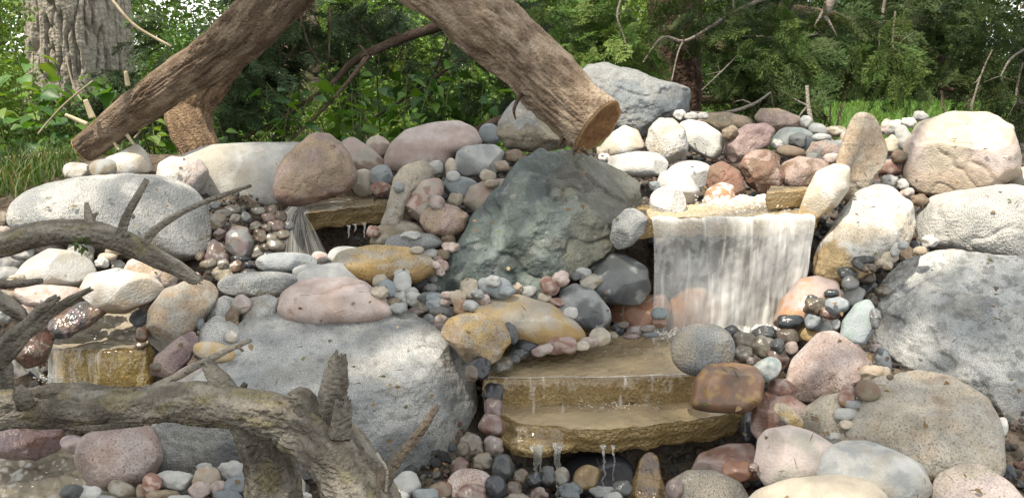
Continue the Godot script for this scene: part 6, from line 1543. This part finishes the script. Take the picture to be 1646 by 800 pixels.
# ---------------------------------------------------------------- ground and gravel
func make_ground() -> void:
	var xs: Array = []
	var zs: Array = []
	var x := -60.0
	while x <= 60.0:
		xs.append(x)
		x += 0.045 if absf(x + 0.02) < 2.6 else (0.3 if absf(x) < 8.0 else 4.0)
	var z := 5.0
	while z >= -120.0:
		zs.append(z)
		z -= 0.045 if z < -1.6 and z > -5.6 else (0.3 if z > -12.0 else 4.0)
	var n1 := noise(31, 6.0, 4)
	var n2 := noise(33, 0.5, 3)
	var verts: PackedVector3Array = []
	var cols: PackedColorArray = []
	var idx: PackedInt32Array = []
	for zz in zs:
		for xx in xs:
			verts.append(Vector3(xx, ground_height(xx, zz) + 0.012 * n1.get_noise_2d(xx, zz) + 0.03 * n2.get_noise_2d(xx, zz) * smoothstep(-5.0, -9.0, zz), zz))
			var soil := Color(0.105, 0.082, 0.062).lerp(Color(0.17, 0.14, 0.11), smoothstep(-0.3, 0.3, n1.get_noise_2d(xx, zz)))
			var turf := Color(0.055, 0.085, 0.025).lerp(Color(0.10, 0.09, 0.045), smoothstep(-0.2, 0.4, n2.get_noise_2d(xx * 2.0, zz * 2.0)))
			cols.append(soil.lerp(turf, smoothstep(-6.4, -7.6, zz)))
	var w := xs.size()
	for j in zs.size() - 1:
		for i in w - 1:
			var a := j * w + i
			idx.append_array([a, a + w, a + 1, a + 1, a + w, a + w + 1])
	for k in range(0, idx.size(), 3):
		var h := idx[k + 1]
		idx[k + 1] = idx[k + 2]
		idx[k + 2] = h
	var g := obj("ground", array_mesh(verts, idx, cols), M.soil)
	tag(g, "bare soil of the mound running out into the lawn", "ground", "", "structure")

func make_gravel() -> void:
	# the small stones that fill every gap
	var kinds := 4
	var hues := [Color(0.30, 0.30, 0.29), Color(0.24, 0.26, 0.28), Color(0.40, 0.39, 0.36), Color(0.36, 0.27, 0.23), Color(0.22, 0.15, 0.12), Color(0.36, 0.29, 0.21), Color(0.14, 0.14, 0.14), Color(0.24, 0.20, 0.16), Color(0.46, 0.42, 0.36), Color(0.30, 0.17, 0.13)]
	for k in kinds:
		var unit: PackedVector3Array = ball(2)[0]
		var verts: PackedVector3Array = []
		var cols: PackedColorArray = []
		var n := noise(700 + k, 0.7, 2)
		for q in unit:
			verts.append(q * Vector3(1.0, 0.66, 0.8) * (1.0 + 0.5 * n.get_noise_3dv(q)))
			var c := 1.0 + 0.3 * n.get_noise_3dv(q * 2.5)
			cols.append(Color(c, c, c))
		var spots: Array = []
		var tints: Array = []
		for i in (5200 if k < 3 else 14000):
			var x := rng.randf_range(-2.3, 2.5)
			var z := -rng.randf_range(1.75, 4.45)
			if x < -1.5 and z < -3.55: continue
			var s := rng.randf_range(0.008, 0.020) * (1.4 if rng.randf() < 0.15 else 1.0) if k < 3 else rng.randf_range(0.003, 0.007)
			spots.append(Transform3D(Basis.from_euler(Vector3(rng.randfn(0, 0.5), rng.randf() * TAU, rng.randfn(0, 0.5))).scaled(Vector3.ONE * s), Vector3(x, ground_height(x, z) + rng.randf_range(-0.006, 0.012), z)))
			tints.append(hues[rng.randi() % hues.size()] * rng.randf_range(0.22, 0.6))
		tag(scatter("gravel", verts_mesh(verts, ball(2)[1], cols), M.gravel, spots, tints), "mixed small gravel filling the gaps between the stones", "gravel", "gravel between the stones", "stuff")

func make_litter() -> void:
	# dead leaf scraps and needles lying on the stones and in the joints
	var spots: Array = []
	var tints: Array = []
	var hues := [Color(0.16, 0.10, 0.05), Color(0.22, 0.15, 0.08), Color(0.12, 0.09, 0.06), Color(0.26, 0.20, 0.11), Color(0.10, 0.12, 0.04)]
	for i in 420:
		var u := rng.randf_range(0, 1646)
		var v := rng.randf_range(215, 800)
		if (u > 1030 and u < 1320 and v > 310 and v < 540) or (u > 770 and u < 1130 and v > 520 and v < 740) or (u < 250 and v > 500): continue
		var d := front_depth(u, v)
		if d > 8.0: continue
		var p := spot(u, v, d - 0.010)
		var up := Vector3(rng.randfn(0, 0.3), 1, 0.5 + rng.randfn(0, 0.3)).normalized()
		var long := rng.randf() < 0.45
		var s := rng.randf_range(0.010, 0.024)
		spots.append(Transform3D(Basis(Quaternion(Vector3.UP, up)) * Basis(Vector3.UP, rng.randf() * TAU) * Basis.from_scale(Vector3(s * (0.16 if long else 0.9), s, s * (1.7 if long else 1.0))), p))
		tints.append(hues[rng.randi() % hues.size()] * rng.randf_range(0.7, 1.2))
	tag(scatter("leaf_litter", leaves[0], M.leaf, spots, tints), "scraps of dead leaves and needles lying on the stones", "leaf litter", "", "stuff")

func verts_mesh(v: PackedVector3Array, f: PackedInt32Array, c: PackedColorArray) -> ArrayMesh:
	return array_mesh(v, f, c)

func _ready() -> void:
	rng.seed = 20240611
	var cam := Camera3D.new()
	cam.name = "camera"
	cam.fov = rad_to_deg(2.0 * atan(400.0 / FOCAL))
	cam.transform = Transform3D(Basis(side, upward, -ahead), EYE)
	cam.near = 0.05
	cam.far = 500.0
	cam.current = true
	add_child(cam)
	var we := WorldEnvironment.new()
	we.name = "world_environment"
	var env := Environment.new()
	env.background_mode = Environment.BG_SKY
	var sky := Sky.new()
	var ps := ProceduralSkyMaterial.new()
	ps.sky_top_color = Color(0.74, 0.75, 0.76)
	ps.sky_horizon_color = Color(0.90, 0.90, 0.88)
	ps.sky_curve = 0.16
	ps.ground_horizon_color = Color(0.45, 0.47, 0.40)
	ps.ground_bottom_color = Color(0.25, 0.24, 0.2)
	ps.sky_energy_multiplier = 1.12
	sky.sky_material = ps
	env.sky = sky
	env.tonemap_mode = Environment.TONE_MAPPER_LINEAR
	env.tonemap_exposure = 2.42
	env.sdfgi_enabled = true
	env.ssao_enabled = true
	env.ssil_enabled = true
	we.environment = env
	add_child(we)
	var sun := DirectionalLight3D.new()
	sun.name = "sun"
	sun.light_energy = 1.12
	sun.light_color = Color(1.0, 0.955, 0.88)
	sun.light_angular_distance = 0.5
	sun.shadow_enabled = true
	add_child(sun)
	sun.look_at_from_position(sun_dir * 20.0, Vector3.ZERO)
	make_materials()
	make_plants()
	make_profile()
	make_ground()
	back_row()
	left_side()
	middle()
	right_side()
	foreground()
	make_gravel()
	make_water()
	make_logs()
	make_litter()
	woods()
	canopy()
